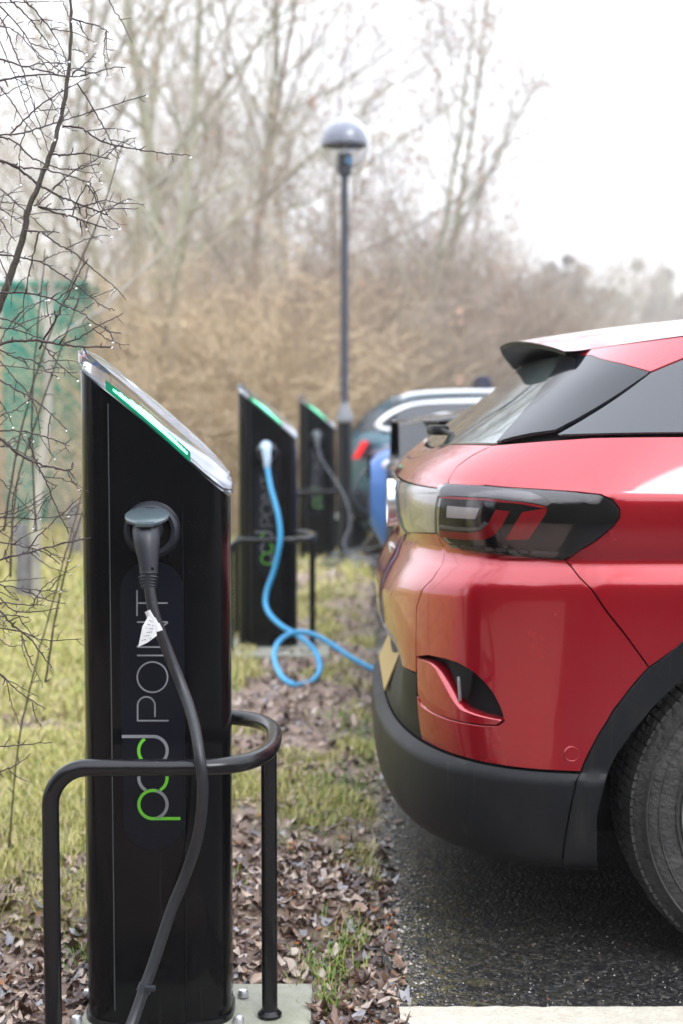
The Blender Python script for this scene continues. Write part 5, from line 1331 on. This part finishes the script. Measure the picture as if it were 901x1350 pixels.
bx, by, bs, bt = [], [], [], []
def try_grass(n, x0, x1, y0, y1, smin, smax, tall=1.0):
    for _ in range(n):
        x = R.uniform(x0, x1); y = R.uniform(y0, y1)
        if x > edge_x(y) - 0.02: continue
        g = grassiness(x, y)
        if R.random() > g*1.15 - 0.12: continue
        bx.append(x); by.append(y); bs.append(R.uniform(smin, smax)*(0.6 + 0.7*g)*tall); bt.append(g)
try_grass(70000, -1.6, 0.2, 3.0, 5.5, 0.018, 0.042)
try_grass(60000, -2.6, 0.3, 5.5, 9.5, 0.025, 0.05)
try_grass(40000, -5.5, 0.4, 9.5, 17, 0.04, 0.09)
# a few tufts standing in the leaves beside the tarmac
for tx, ty, tn, tr_ in ((-0.03, 3.22, 220, 0.07), (0.02, 3.38, 120, 0.05), (0.01, 4.65, 300, 0.12), (-0.1, 4.2, 260, 0.13), (-0.36, 3.75, 160, 0.07), (-0.60, 3.30, 150, 0.06), (-1.0, 3.2, 200, 0.1), (0.08, 5.6, 260, 0.15), (-0.02, 3.05, 60, 0.03), (0.12, 5.2, 200, 0.1)):
    for _ in range(tn):
        x = tx + R.gauss(0, tr_*0.6); y = ty + R.gauss(0, tr_)
        if x > edge_x(y) + 0.02: continue
        bx.append(x); by.append(y); bs.append(R.uniform(0.02, 0.045)); bt.append(2)
n_ = len(bx); bx = np.array(bx); by = np.array(by); bs = np.array(bs); bt = np.array(bt)
bz = np.array([gz(a, b) for a, b in zip(bx, by)])
th = rng.uniform(0, 2*np.pi, n_); lean = rng.uniform(0.2, 1.1, n_)*bs; wd = 0.0014 + 0.0006*np.maximum(0, by-4)*0.8; wd = np.minimum(wd, 0.006)
dx, dy = np.cos(th), np.sin(th); c = np.stack([bx, by, bz], 1); pr = np.stack([-dy, dx, 0*dx], 1)*wd[:, None]; ld = np.stack([dx, dy, 0*dx], 1)
up = np.zeros((n_, 3)); up[:, 2] = 1
v0 = c - pr; v1 = c + pr; v2 = c + ld*(lean*0.35)[:, None] + up*(bs*0.6)[:, None] + pr*0.8; v3 = c + ld*(lean*0.35)[:, None] + up*(bs*0.6)[:, None] - pr*0.8
v4 = c + ld*lean[:, None] + up*(bs*0.95)[:, None]
VV = np.stack([v0, v1, v2, v3, v4 + pr*0.15, v4 - pr*0.15], 1).reshape(-1, 3); i0 = np.arange(n_)*6
FF = np.concatenate([np.stack([i0, i0+1, i0+2, i0+3], 1), np.stack([i0+3, i0+2, i0+4, i0+5], 1)])
kk = np.where(bt > 1.5, np.where(rng.random(n_) < 0.6, 3, 0), rng.choice([0, 1, 2, 3], n_, p=[.33, .34, .25, .08]))
scatter_mesh('grass', VV, FF, M_g, np.concatenate([kk, kk]), 'short mossy green and straw coloured grass on the bank')
# dead leaves
M_l = [mat('leaf_a', (0.13, 0.078, 0.052), 0.3, var=0.3, vscale=30), mat('leaf_b', (0.29, 0.205, 0.15), 0.3, var=0.3, vscale=30), mat('leaf_c', (0.065, 0.034, 0.026), 0.3, var=0.3, vscale=30),
       mat('leaf_d', (0.36, 0.29, 0.24), 0.4, var=0.2, vscale=30), mat('leaf_e', (0.25, 0.085, 0.02), 0.5, var=0.3, vscale=30), mat('leaf_f', (0.20, 0.19, 0.20), 0.25, var=0.3, vscale=30)]
lx, ly, ls = [], [], []
def try_leaf(n, x0, x1, y0, y1, s0, s1, bare=True):
    for _ in range(n):
        x = R.uniform(x0, x1); y = R.uniform(y0, y1)
        if x > edge_x(y) + 0.015 + abs(R.gauss(0, 0.02)): continue
        g = grassiness(x, y)
        if R.random() < g*0.86: continue
        if abs(x - PX1) < 0.17 and abs(y - 2.97) < 0.13: continue
        if -0.56 < x < -0.06 and 2.64 < y < 3.15: continue
        lx.append(x); ly.append(y); ls.append(R.uniform(s0, s1)*(0.75 if R.random() < 0.5 else 1))
try_leaf(14500, -1.5, 0.14, 2.45, 4.0, 0.007, 0.025)
try_leaf(5200, -1.4, 0.2, 4.0, 7.5, 0.010, 0.028)
try_leaf(2200, -3.0, 0.3, 7.5, 14, 0.02, 0.045)
for _ in range(90): lx.append(R.uniform(0.1, 0.9)); ly.append(R.uniform(2.7, 4.5)); ls.append(R.uniform(0.002, 0.007))
n_ = len(lx); lx = np.array(lx); ly = np.array(ly); ls = np.array(ls); lz = np.array([max(gz(a, b), 0.0 if a > edge_x(b) else -9) for a, b in zip(lx, ly)]) + rng.uniform(-0.004, 0.010, n_)*(ls > 0.008) + 0.001
# outline: pointed oval, 8 rim points + midrib, curled
tt = np.linspace(0, 2*np.pi, 9)[:-1]; rim = np.stack([np.cos(tt), 0.52*np.sin(tt)*(1 - 0.25*np.cos(tt))], 1)
base = np.concatenate([[[0, 0]], rim]); al = rng.uniform(0, 2*np.pi, n_); curl = rng.normal(0.35, 0.7, n_); curl2 = rng.normal(0.1, 0.55, n_); tl = rng.normal(0, 0.35, n_); tw_ = rng.normal(0, 0.3, n_)
L0 = base[None]*ls[:, None, None]*rng.uniform(0.62, 1.25, (n_, 9, 1)); zz = (curl[:, None]*(L0[..., 1]**2)*1.6 + curl2[:, None]*(L0[..., 0]**2))/ls[:, None] + tl[:, None]*L0[..., 0] + tw_[:, None]*L0[..., 1]
zz = np.where(zz < 0, zz*0.25, zz)
X_ = L0[..., 0]*np.cos(al)[:, None] - L0[..., 1]*np.sin(al)[:, None] + lx[:, None]; Y_ = L0[..., 0]*np.sin(al)[:, None] + L0[..., 1]*np.cos(al)[:, None] + ly[:, None]
VV = np.stack([X_, Y_, zz + lz[:, None]], -1).reshape(-1, 3); i0 = np.arange(n_)*9
FF = np.concatenate([np.stack([i0, i0+1+j, i0+1+(j+1) % 8], 1) for j in range(8)]); kk = rng.choice(6, n_, p=[.30, .22, .30, .10, .015, .065])
scatter_mesh('leaf_litter', VV, FF, M_l, np.tile(kk, 8), 'brown wet dead leaves littering the verge between posts and tarmac')
m = MB()
for _ in range(420):
    y = R.uniform(2.5, 6.5); x = R.uniform(-1.3, 0.1)
    if x > edge_x(y) - 0.02 or (-0.57 < x < -0.05 and 2.62 < y < 3.16): continue
    a = R.uniform(0, 6.28); L_ = R.uniform(0.02, 0.09); z = gz(x, y) + 0.012; d = Vector((math.cos(a), math.sin(a), R.uniform(-.1, .15))); p_ = Vector((x, y, z))
    m.tube([p_, p_ + d*L_*0.5 + Vector((R.gauss(0, .004), R.gauss(0, .004), 0)), p_ + d*L_], [0.0016, 0.0013, 0.0007], 4)
o = m.build('fallen_twigs', M_twig); tag(o, 'small dark twigs fallen among the dead leaves', 'fallen twigs', None, 'stuff')
# grit and small stones along the ragged edge of the tarmac
M_s = [mat('stone_a', (0.22, 0.20, 0.18), 0.6), mat('stone_b', (0.12, 0.11, 0.105), 0.5), mat('stone_c', (0.42, 0.39, 0.34), 0.6)]
sx, sy, ss = [], [], []
for _ in range(9000):
    y = 2.6 + 6.5*R.random()**1.5; x = edge_x(y) + R.gauss(0.0, 0.045)
    sx.append(x); sy.append(y); ss.append(R.uniform(0.0015, 0.0055)*(1.6 if R.random() < 0.06 else 1))
for _ in range(2500):
    y = R.uniform(2.6, 4.2); x = R.uniform(0.1, 1.2); sx.append(x); sy.append(y); ss.append(R.uniform(0.001, 0.003))
n_ = len(sx); sx = np.array(sx); sy = np.array(sy); ss = np.array(ss); sz = np.array([gz(a, b) if a < edge_x(b) else 0.0 for a, b in zip(sx, sy)])
oct_ = np.array([(1, 0, 0), (0, 1, 0), (-1, 0, 0), (0, -1, 0), (0, 0, .7), (0, 0, -.4)]); al = rng.uniform(0, 6.28, n_)
q = oct_[None]*ss[:, None, None]*rng.uniform(0.6, 1.3, (n_, 6, 1))
X_ = q[..., 0]*np.cos(al)[:, None] - q[..., 1]*np.sin(al)[:, None] + sx[:, None]; Y_ = q[..., 0]*np.sin(al)[:, None] + q[..., 1]*np.cos(al)[:, None] + sy[:, None]
VV = np.stack([X_, Y_, q[..., 2] + sz[:, None] + ss[:, None]*0.2], -1).reshape(-1, 3); i0 = np.arange(n_)*6
FF = np.concatenate([np.stack([i0+a, i0+b_, i0+c_], 1) for a, b_, c_ in ((0,1,4),(1,2,4),(2,3,4),(3,0,4),(1,0,5),(2,1,5),(3,2,5),(0,3,5))])
scatter_mesh('grit', VV, FF, M_s, np.tile(rng.choice(3, n_, p=[.5, .35, .15]), 8), 'loose grit along the ragged edge of the tarmac')

# ---------------------------------------------------------------- woodland
M_tb = [mat('bark_green_grey', (0.29, 0.285, 0.21), 0.85, var=0.3, vscale=4), mat('bark_brown', (0.22, 0.18, 0.14), 0.85, var=0.3, vscale=4), mat('bark_pale', (0.32, 0.30, 0.26), 0.8, var=0.3, vscale=5)]
M_tw = [mat('twigs_brown', (0.30, 0.25, 0.215), 0.8, var=0.25, vscale=1.2), mat('twigs_olive', (0.33, 0.29, 0.21), 0.8, var=0.25, vscale=1.2)]
M_rl = mat('withered_leaves', (0.27, 0.155, 0.105), 0.7, var=0.3, vscale=2)
def grow_tree(seed, H, r0, mtb, mtw, lean=(0, 0), leaves=0, levels=4, density=1.0, first=0.25):
    r = random.Random(seed); tb = MB(); tw = MB(); lf = MB()
    def branch(p, d, L_, rad, lvl):
        seg = 7 if lvl == 0 else (5 if lvl < 3 else 3); pts = [p]; q = p.copy(); dd = d.copy()
        for i in range(seg):
            dd = (dd + Vector((r.gauss(0, 1), r.gauss(0, 1), r.gauss(0, 1)))*(0.07 if lvl == 0 else 0.16) + Vector((0, 0, 0.05 if lvl < 2 else 0.02))).normalized()
            q = q + dd*L_/seg; pts.append(q.copy())
        rads = [rad*(1 - 0.8*i/seg) for i in range(seg+1)]
        (tb if lvl <= 1 else tw).tube(pts, rads, 7 if lvl == 0 else (5 if lvl == 1 else 3), cap=False)
        if lvl >= levels:
            if leaves and r.random() < leaves:
                for _ in range(2):
                    c = pts[-1] + Vector((r.gauss(0, .05), r.gauss(0, .05), r.gauss(0, .05))); a = Vector((r.gauss(0, 1), r.gauss(0, 1), r.gauss(0, 1))).normalized()*0.045; b = a.orthogonal().normalized()*0.03
                    lf.add([c-a, c+b, c+a, c-b], [(0, 1, 2, 3)])
            return
        nch = [int(17*density), int(10*density), 8, 4][min(lvl, 3)]
        for k in range(nch):
            f = (first if lvl == 0 else 0.2) + (1 - (first if lvl == 0 else 0.2))*(k + r.random()*0.8)/nch; f = min(f, 0.99)
            i = min(int(f*seg), seg-1); pp = pts[i].lerp(pts[i+1], f*seg - i); t = (pts[i+1]-pts[i]).normalized()
            az = r.uniform(0, 6.283); o_ = t.orthogonal().normalized(); o2 = t.cross(o_); sp = r.uniform(0.5, 1.0)
            nd = (t*(1 - sp*0.55) + (o_*math.cos(az) + o2*math.sin(az))*sp + Vector((0, 0, 0.12))).normalized()
            branch(pp, nd, L_*(0.40 if lvl == 0 else 0.5)*(1.25 - 0.6*f)*r.uniform(0.75, 1.2), max(rads[i]*(0.40 if lvl == 0 else 0.5), 0.0035), lvl+1)
    branch(Vector((0, 0, -0.1)), Vector((lean[0], lean[1], 1)).normalized(), H, r0, 0)
    return tb, tw, lf
def fallen(): pass
TREE = []
def tree_proto(seed, H, r0, a, b, **k):
    t = empty('bare_tree', (0, 0, 0), 'x', 'tree', 'bare trees of the wood behind the posts')
    tb, tw, lf = grow_tree(seed, H, r0, M_tb[a], M_tw[b], **k)
    tb.build('trunk', M_tb[a], t, smooth=80); c = tw.build('crown', M_tw[b], t)
    if lf.n: lf.build('withered_leaves', M_rl, c)
    TREE.append(t); return t
tree_proto(11, 10.5, 0.105, 0, 1, density=1.0, levels=3, first=0.12); tree_proto(23, 9.0, 0.07, 1, 0, leaves=0.25, density=1.1, levels=3, first=0.15)
tree_proto(37, 11.5, 0.075, 0, 0, density=1.0, levels=3, first=0.3); tree_proto(41, 8.0, 0.05, 2, 0, density=1.1, levels=3, first=0.15); tree_proto(53, 9.5, 0.085, 0, 0, lean=(0.32, 0), leaves=0.4, density=1.15, levels=3, first=0.15)
def inst(proto, used, loc, rz, s, label, group=None):
    c = proto if proto not in used else copy_tree(proto)
    used.add(proto) if proto not in used else None
    c.location = loc; c.rotation_euler = (0, 0, rz); c.scale = (s, s, s); c['label'] = label
    if group: c['group'] = group
    return c
LM = [(105, 'at the left edge behind the hawthorn'), (200, 'above the nearest charging post'), (305, 'above the nearest post'), (360, 'straight above the middle post'), (410, 'between the middle post and the farthest post'), (448, 'above the farthest post'), (500, 'just right of the lamp post'), (570, 'above the teal estate car'), (640, 'above the grey car'), (720, 'left of the red roof spoiler'), (800, 'over the rear of the red roof'), (9999, 'at the right edge')]
COUNT = {}
ORD0 = ['nearest', 'second', 'third', 'fourth', 'fifth', 'sixth', 'seventh', 'eighth', 'ninth', 'tenth', 'eleventh', 'twelfth', 'thirteenth', 'fourteenth']
ORD = ORD0 + ['fifteenth', 'sixteenth', 'seventeenth', 'eighteenth', 'nineteenth', 'twentieth', 'twenty-first', 'twenty-second', 'twenty-third', 'twenty-fourth']
QUEUE = []
def later(o, base, px_, Y): QUEUE.append((o, base, px_, Y))
def flush_labels():
    rows_ = {}
    for o, base, px_, Y in QUEUE:
        w = next(t for lim, t in LM if px_ < lim); rows_.setdefault((base, w), []).append((Y, o))
    for (base, w), L_ in rows_.items():
        L_.sort(key=lambda q: q[0])
        for i, (Y, o) in enumerate(L_):
            o['label'] = (('' if len(L_) == 1 else ORD[min(i, 23)] + ' ') + base + ' ' + w)
used = set()
G_near = 'bare trees of the wood behind the posts'
# trees that show as single trees in the photograph
solo = [(0, 243, 17.0, 0.95, 0.3, 'tall green-barked tree with a forked crown, above the gap between the first two posts'),
        (2, 330, 19.0, 0.85, 1.9, 'slim green-grey tree midway between the forked tree and the lamp post'),
        (3, 425, 21.0, 0.95, 0.7, 'slim pale tree rising just left of the lamp post globe'),
        (4, 520, 21.0, 0.86, 0.0, 'tree leaning right with withered russet leaves, immediately right of the lamp post'),
        (4, 500, 18.5, 0.74, 0.15, 'leaning tree with russet leaves whose crown reaches over the teal car'),
        (4, 560, 25.0, 0.72, 6.1, 'fainter leaning tree with russet leaves, farthest right of the wood'),
        (1, 280, 16.5, 0.9, 1.0, 'brownish many-branched tree right of the forked tree'),
        (0, 205, 15.0, 0.7, 3.3, 'lower greenish tree whose twigs cross the forked trunk'),
        (1, 95, 14.0, 0.8, 2.2, 'brownish tree standing behind the green cabinet at the left'),
        (0, 165, 23.0, 0.95, 4.0, 'bare tree behind and left of the forked tree'),
        (2, 385, 26.0, 0.95, 5.0, 'tall bare tree deep in the wood, left of the lamp post')]
for pi, px_, Y, s_, rz, lab in solo:
    p = W(px_, 600, Y); inst(TREE[pi], used, (p.x, Y, gz(p.x, Y)), rz, s_, lab)
mass_lab = ['bare trees massed deep in the misty wood', 'bare trees massed along the right of the wood', 'faint misty trees on the far skyline']
rr_ = random.Random(3)
for k in range(26):
    Y = rr_.uniform(20, 44); px_ = rr_.uniform(-150, 560 + 2.2*(Y-17)); p = W(px_, 600, Y); s_ = rr_.uniform(0.55, 0.95)
    if px_ > 470: s_ *= 0.62
    later(inst(TREE[rr_.choice((0, 1, 2, 3, 1))], used, (p.x, Y, gz(p.x, Y)), rr_.uniform(0, 6.28), s_, 'x', G_near if px_ < 400 else 'bare trees along the right of the wood'), 'misty bare tree of the wood' if Y < 30 else 'dim bare tree deep in the wood', px_, Y)
for k in range(30):
    Y = rr_.uniform(110, 180); px_ = rr_.uniform(600, 1100); p = W(px_, 600, Y); s_ = rr_.uniform(0.6, 0.95)*Y/62
    later(inst(TREE[rr_.choice((0, 1, 2, 3))], used, (p.x, Y, 0), rr_.uniform(0, 6.28), s_, 'x', 'faint far trees'), 'faint tree on the far skyline', px_, Y)
# dense dark evergreens standing in the mist beyond the car park
M_ev = mat('conifer_foliage', (0.07, 0.085, 0.075), 0.8, var=0.4, vscale=0.6)
def evergreen_proto(seed, H):
    t = empty('evergreen_tree', (0, 0, 0), 'x', 'tree', 'evergreens beyond the car park'); r = random.Random(seed)
    m = MB(); m.tube([(0, 0, -0.2), (0.05, 0, H*0.5), (0, 0.03, H*0.93)], [0.22, 0.14, 0.03], 7); m.build('trunk', M_tb[1], t)
    m = MB(); lobes = [(Vector((r.gauss(0, .55), r.gauss(0, .55), H*(0.22 + 0.68*i/13))), (1 - i/16)*1.25) for i in range(14)]
    for c, s_ in lobes:
        for _ in range(190):
            d = Vector((r.gauss(0, 1), r.gauss(0, 1), r.gauss(0, .8))).normalized()*s_*r.uniform(0.5, 1.15); q = c + d; a = Vector((r.gauss(0, 1), r.gauss(0, 1), r.gauss(0, .5))).normalized()*0.22; b = a.orthogonal().normalized()*0.11
            m.add([q-a, q+b, q+a, q-b], [(0, 1, 2, 3)])
    m.build('crown', M_ev, t); return t
EV = [evergreen_proto(5, 8.5), evergreen_proto(6, 7.0)]
for k, (px_, Y, s_, i) in enumerate([(700, 78, .78, 1), (722, 84, 0.92, 0), (742, 82, 1.02, 1), (765, 88, 0.98, 0), (790, 84, 0.92, 1), (818, 95, 0.85, 0), (845, 90, .95, 1), (868, 84, 0.92, 0), (893, 88, 0.95, 1), (925, 92, 1.0, 0), (970, 88, 1.0, 1), (672, 80, .62, 0)]):
    Y *= 2.1; s_ *= 2.75
    p = W(px_, 600, Y); later(inst(EV[i], used, (p.x, Y, 0), k*1.3, s_, 'x', 'evergreens beyond the car park'), 'dark evergreen in the mist', px_, Y)
# trees behind and beside the viewer, seen only as reflections in paint and glass
for k in range(12):
    a = math.radians(rr_.uniform(180, 360)); d = rr_.uniform(9, 16)
    x, y = 0.5 + d*math.cos(a), 0 + d*math.sin(a)
    if y > -2 and x > 0: x += 10
    inst(TREE[rr_.choice((0, 1, 2, 3))], used, (x, y, 0), rr_.uniform(0, 6.28), rr_.uniform(0.7, 0.9), 'bare trees standing behind the viewer beyond the added dark hedge', 'bare trees behind the viewer')

# scrub: thickets of arching stems in straw, tan and brown
M_sc = [mat('scrub_straw', (0.49, 0.375, 0.24), 0.8, var=0.25, vscale=2), mat('scrub_tan', (0.35, 0.265, 0.185), 0.8, var=0.3, vscale=2), mat('scrub_brown', (0.24, 0.19, 0.15), 0.8, var=0.3, vscale=2), mat('scrub_olive', (0.30, 0.26, 0.11), 0.8, var=0.3, vscale=2)]
def bush_proto(seed, H, Rr, mt, stems, sub):
    r = random.Random(seed); m = MB()
    for _ in range(stems):
        a = r.uniform(0, 6.283); b = Rr*math.sqrt(r.random())*0.75; p = Vector((b*math.cos(a), b*math.sin(a), -0.05)); h = H*r.uniform(0.45, 1.0)
        d = Vector((math.cos(a)*0.25 + r.gauss(0, .18), math.sin(a)*0.25 + r.gauss(0, .18), 1)).normalized(); out = Vector((r.gauss(0, 1), r.gauss(0, 1), 0))*0.10; pts = [p]
        for i in range(5):
            d = (d + out*0.55 + Vector((r.gauss(0, .09), r.gauss(0, .09), -0.06*i))).normalized(); p = p + d*h/5; pts.append(p.copy())
        r0 = r.uniform(0.0022, 0.0052); m.tube(pts, [r0*(1-0.14*i) for i in range(6)], 3, cap=False)
        for _ in range(sub):
            i = r.randrange(1, 5); q = pts[i].lerp(pts[i+1], r.random()); dd = (Vector((r.gauss(0, 1), r.gauss(0, 1), r.gauss(0.5, .6)))).normalized(); L_ = H*r.uniform(0.08, 0.25)
            q2 = q + dd*L_*0.5; q3 = q2 + (dd + Vector((r.gauss(0, .4), r.gauss(0, .4), r.gauss(0, .4)))).normalized()*L_*0.5
            m.tube([q, q2, q3], [r0*0.6, r0*0.45, r0*0.25], 3, cap=False)
    o = m.build('thicket', mt); o['category'] = 'shrub'; return o
BU = [bush_proto(1, 2.3, 1.1, M_sc[0], 330, 5), bush_proto(2, 3.0, 1.3, M_sc[1], 270, 7), bush_proto(3, 3.2, 1.4, M_sc[2], 260, 8), bush_proto(4, 2.6, 1.2, M_sc[3], 260, 6), bush_proto(5, 1.2, 0.9, M_sc[0], 420, 2)]
SPARSE = bush_proto(9, 2.5, 0.8, M_sc[1], 26, 7)
bused = set()
def put_bush(i, x, y, s_, lab, grp):
    o = BU[i]
    if o in bused: o = o.copy(); COL.objects.link(o)
    else: bused.add(o)
    o.location = (x, y, gz(x, y)); o.rotation_euler = (0, 0, rr_.uniform(0, 6.28)); o.scale = (s_, s_, s_*rr_.uniform(0.85, 1.15)); o['label'] = lab; o['group'] = grp
    if y > 5: later(o, {0: 'straw coloured', 1: 'tan', 2: 'brown', 3: 'olive brown', 4: 'low straw coloured'}[i] + (' thicket' if y < 15.5 else ' thicket under the trees' if y < 30 else ' misty thicket'), 450.5 + 1875*x/y, y)
# straw-coloured belt behind the posts on the left, tan and brown further right and back
for k in range(80):
    Y = rr_.uniform(11.0, 15.5); px_ = rr_.uniform(-40, 380); p = W(px_, 600, Y)
    if p.x > -1.9 and Y < 14.5: continue
    if px_ < 185: continue
    put_bush(rr_.choice((0, 0, 0, 4, 1)), p.x, Y, rr_.uniform(1.0, 1.45), 'straw coloured thickets of arching stems behind the posts', 'straw coloured thickets')
for k in range(56):
    Y = rr_.uniform(15.5, 28); px_ = rr_.uniform(-80, 640); p = W(px_, 600, Y)
    if px_ < 300: i = rr_.choice((0, 0, 1, 0))
    else: i = rr_.choice((1, 2, 2, 3))
    put_bush(i, p.x, Y, rr_.uniform(0.9, 1.35), 'tan and brown thickets at the foot of the wood', 'tan and brown thickets')
for k in range(34):
    Y = rr_.uniform(22, 40); px_ = rr_.uniform(350, 655); p = W(px_, 600, Y); put_bush(rr_.choice((2, 2, 1)), p.x, Y, rr_.uniform(1.2, 1.9), 'dim brown thickets beyond the parked cars', 'thickets beyond the cars')
for k in range(26):
    Y = rr_.uniform(70, 110); px_ = rr_.uniform(620, 1100); p = W(px_, 600, Y); put_bush(2, p.x, Y, rr_.uniform(1.6, 2.3), 'misty hedge on the far side of the car park', 'misty far hedge')
# unseen dark hedge added behind the viewer to darken reflections in posts and paint
def hedge_pt(u):                       # a path from the left bank round behind to the right
    P_ = [(-5.0, 1.6), (-4.6, -1.5), (-3.6, -4.2), (0.5, -5.4), (5.0, -5.8), (12.0, -6.2), (22.0, -6.5)]
    f = u*(len(P_)-1); i_ = min(int(f), len(P_)-2); t_ = f - i_; return (P_[i_][0]*(1-t_) + P_[i_+1][0]*t_, P_[i_][1]*(1-t_) + P_[i_+1][1]*t_)
hv = []; nu, nv = 90, 14
for i_ in range(nu+1):
    c = Vector((*hedge_pt(i_/nu), 0)); c2 = Vector((*hedge_pt(min(1, i_/nu + 0.01)), 0)); c1 = Vector((*hedge_pt(max(0, i_/nu - 0.01)), 0)); t_ = (c2 - c1).normalized(); s_ = Vector((-t_.y, t_.x, 0))
    for j_ in range(nv+1):
        a = math.pi*j_/nv; w_ = 0.85*math.copysign(abs(math.cos(a))**0.5, math.cos(a)); h_ = 3.4*abs(math.sin(a))**0.45
        q = c + s_*w_ + Vector((0, 0, h_)); q += Vector((noise.noise(q*1.1), noise.noise(q*1.1 + Vector((9, 0, 0))), noise.noise(q*1.3 + Vector((0, 9, 0)))*1.4))*0.38*min(1, h_); hv.append(q)
m = MB(); m.add(hv, [(i_*(nv+1)+j_, i_*(nv+1)+j_+1, (i_+1)*(nv+1)+j_+1, (i_+1)*(nv+1)+j_) for i_ in range(nu) for j_ in range(nv)])
M_hd = mat('added_hedge_leaves', (0.028, 0.038, 0.016), 0.8, var=0.5, vscale=6, bump=1.0, bscale=30)
hd = empty('added_dark_hedge', (0, 0, 0), 'added dark hedge behind the viewer, out of view, darkening the reflections', 'hedge')
m.build('foliage', M_hd, hd, smooth=60)
m = MB()
for _ in range(9000):
    q = Vector(hv[rr_.randrange(len(hv))]) + Vector((rr_.gauss(0, .12), rr_.gauss(0, .12), rr_.gauss(0, .12))); 
    if q.z < 0.02: continue
    a = Vector((rr_.gauss(0, 1), rr_.gauss(0, 1), rr_.gauss(0, 1))).normalized()*0.07; b = a.orthogonal().normalized()*0.04; m.add([q-a, q+b, q+a, q-b], [(0, 1, 2, 3)])
lf_ = m.build('leaf_spray', M_hd, hd); lf_['kind'] = 'stuff'
# pale birch trunk, stakes and green cabinet at the left
t = empty('birch', (W(45, 600, 9).x, 9.0, gz(W(45, 600, 9).x, 9)), 'young pale-barked tree in front of the green cabinet', 'tree')
tb, tw, lf = grow_tree(77, 4.5, 0.035, None, None, levels=2, density=0.8, first=0.3); tb.build('trunk', M_tb[2], t, smooth=80); tw.build('crown', M_tw[0], t)
M_post = mat('grey_timber', (0.13, 0.125, 0.125), 0.85, var=0.3, vscale=20, bump=0.4, bscale=60)
for px_, y0_, y1_, Y, lab in ((98, 664, 748, 11.5, 'grey timber stake just left of the nearest charging post'), (31, 690, 800, 9.0, 'leaning grey timber stake at the left edge')):
    a = W(px_, y1_, Y); b = W(px_-2, y0_, Y); h = b.z - gz(a.x, Y); st_ = MB(); st_.tube([(0, 0, -0.1), (0.01, 0, h*0.5), (-0.01, 0, h*0.97), (-0.012, 0, h)], [0.055, 0.052, 0.048, 0.036], 10)
    o = st_.build('timber_stake', M_post, smooth=50); o.location = (a.x, Y, gz(a.x, Y)); tag(o, lab, 'stake', 'timber stakes')
gY = 14.0; gx0 = W(6, 600, gY).x; gx1 = W(112, 600, gY).x; gtop = W(60, 372, gY).z; gzz = gz(gx0, gY)
t = empty('utility_cabinet', ((gx0+gx1)/2, gY, gzz), 'tall green utility cabinet half hidden behind the hawthorn', 'cabinet')
M_gc = mat('cabinet_green', (0.012, 0.16, 0.115), 0.6, var=0.3, vscale=2, dirt=(0.22, 0.25, 0.17), dirt_amt=0.6, dscale=3)
wd_ = gx1 - gx0; h = gtop - gzz
m = MB(); m.box((0, 0.3, h/2 - 0.03), (wd_, 0.7, h-0.04), bev=0.02); m.build('shell', M_gc, t, smooth=30)
m = MB(); m.prism([(-wd_/2-0.04, -0.10), (wd_/2+0.04, -0.10), (wd_/2+0.04, 0.72), (-wd_/2-0.04, 0.72)], h-0.05, lambda a, b: h+0.02 - 0.04*abs(b-0.3)); m.build('lid', M_gc, t)
for s_ in (-1, 1):
    m = MB(); m.box((s_*wd_*0.235, -0.062, h*0.5), (wd_*0.44, 0.02, h*0.84), bev=0.004); dd = m.build('door', M_gc, t)
    m = MB(); m.box((s_*0.05, -0.08, h*0.5), (0.02, 0.03, 0.16), bev=0.004); m.build('handle', M_clad, dd)

for (px_, Y, lab) in ((20, 11.6, 'thin brown scrub in front of the left edge of the green cabinet'), (62, 12.2, 'thin brown scrub in front of the middle of the green cabinet'), (104, 11.8, 'thin brown scrub in front of the right edge of the green cabinet'), (70, 10.8, 'thin brown scrub nearest the green cabinet, between the timber stakes')):
    p = W(px_, 600, Y); o = SPARSE if px_ == 20 else SPARSE.copy()
    if o is not SPARSE: COL.objects.link(o)
    o.location = (p.x, Y, gz(p.x, Y)); o.rotation_euler = (0, 0, px_*1.0); o['label'] = lab; o['group'] = 'thin scrub before the cabinet'
flush_labels()
print('TRIS', {o.name: sum(len(q.vertices)-2 for q in o.data.polygons) for o in bpy.data.objects if o.type == 'MESH' and o.data.users and len(o.data.polygons) > 15000 and '.' not in o.name})
# ---------------------------------------------------------------- haze over the whole place
def add_haze(density):
    m = MB(); m.box((60, 95, 13.5), (330, 330, 31))
    hm = bpy.data.materials.new('mist'); hm.use_nodes = True; n = hm.node_tree.nodes; n.clear()
    v = n.new('ShaderNodeVolumePrincipled'); v.inputs['Density'].default_value = density; v.inputs['Color'].default_value = (0.97, 0.975, 1.0, 1); v.inputs['Anisotropy'].default_value = 0.2
    o = n.new('ShaderNodeOutputMaterial'); hm.node_tree.links.new(v.outputs[0], o.inputs['Volume'])
    h = m.build('haze', hm); tag(h, 'pale winter mist hanging over the whole car park', 'haze', None, 'stuff'); return h
add_haze(0.0013)
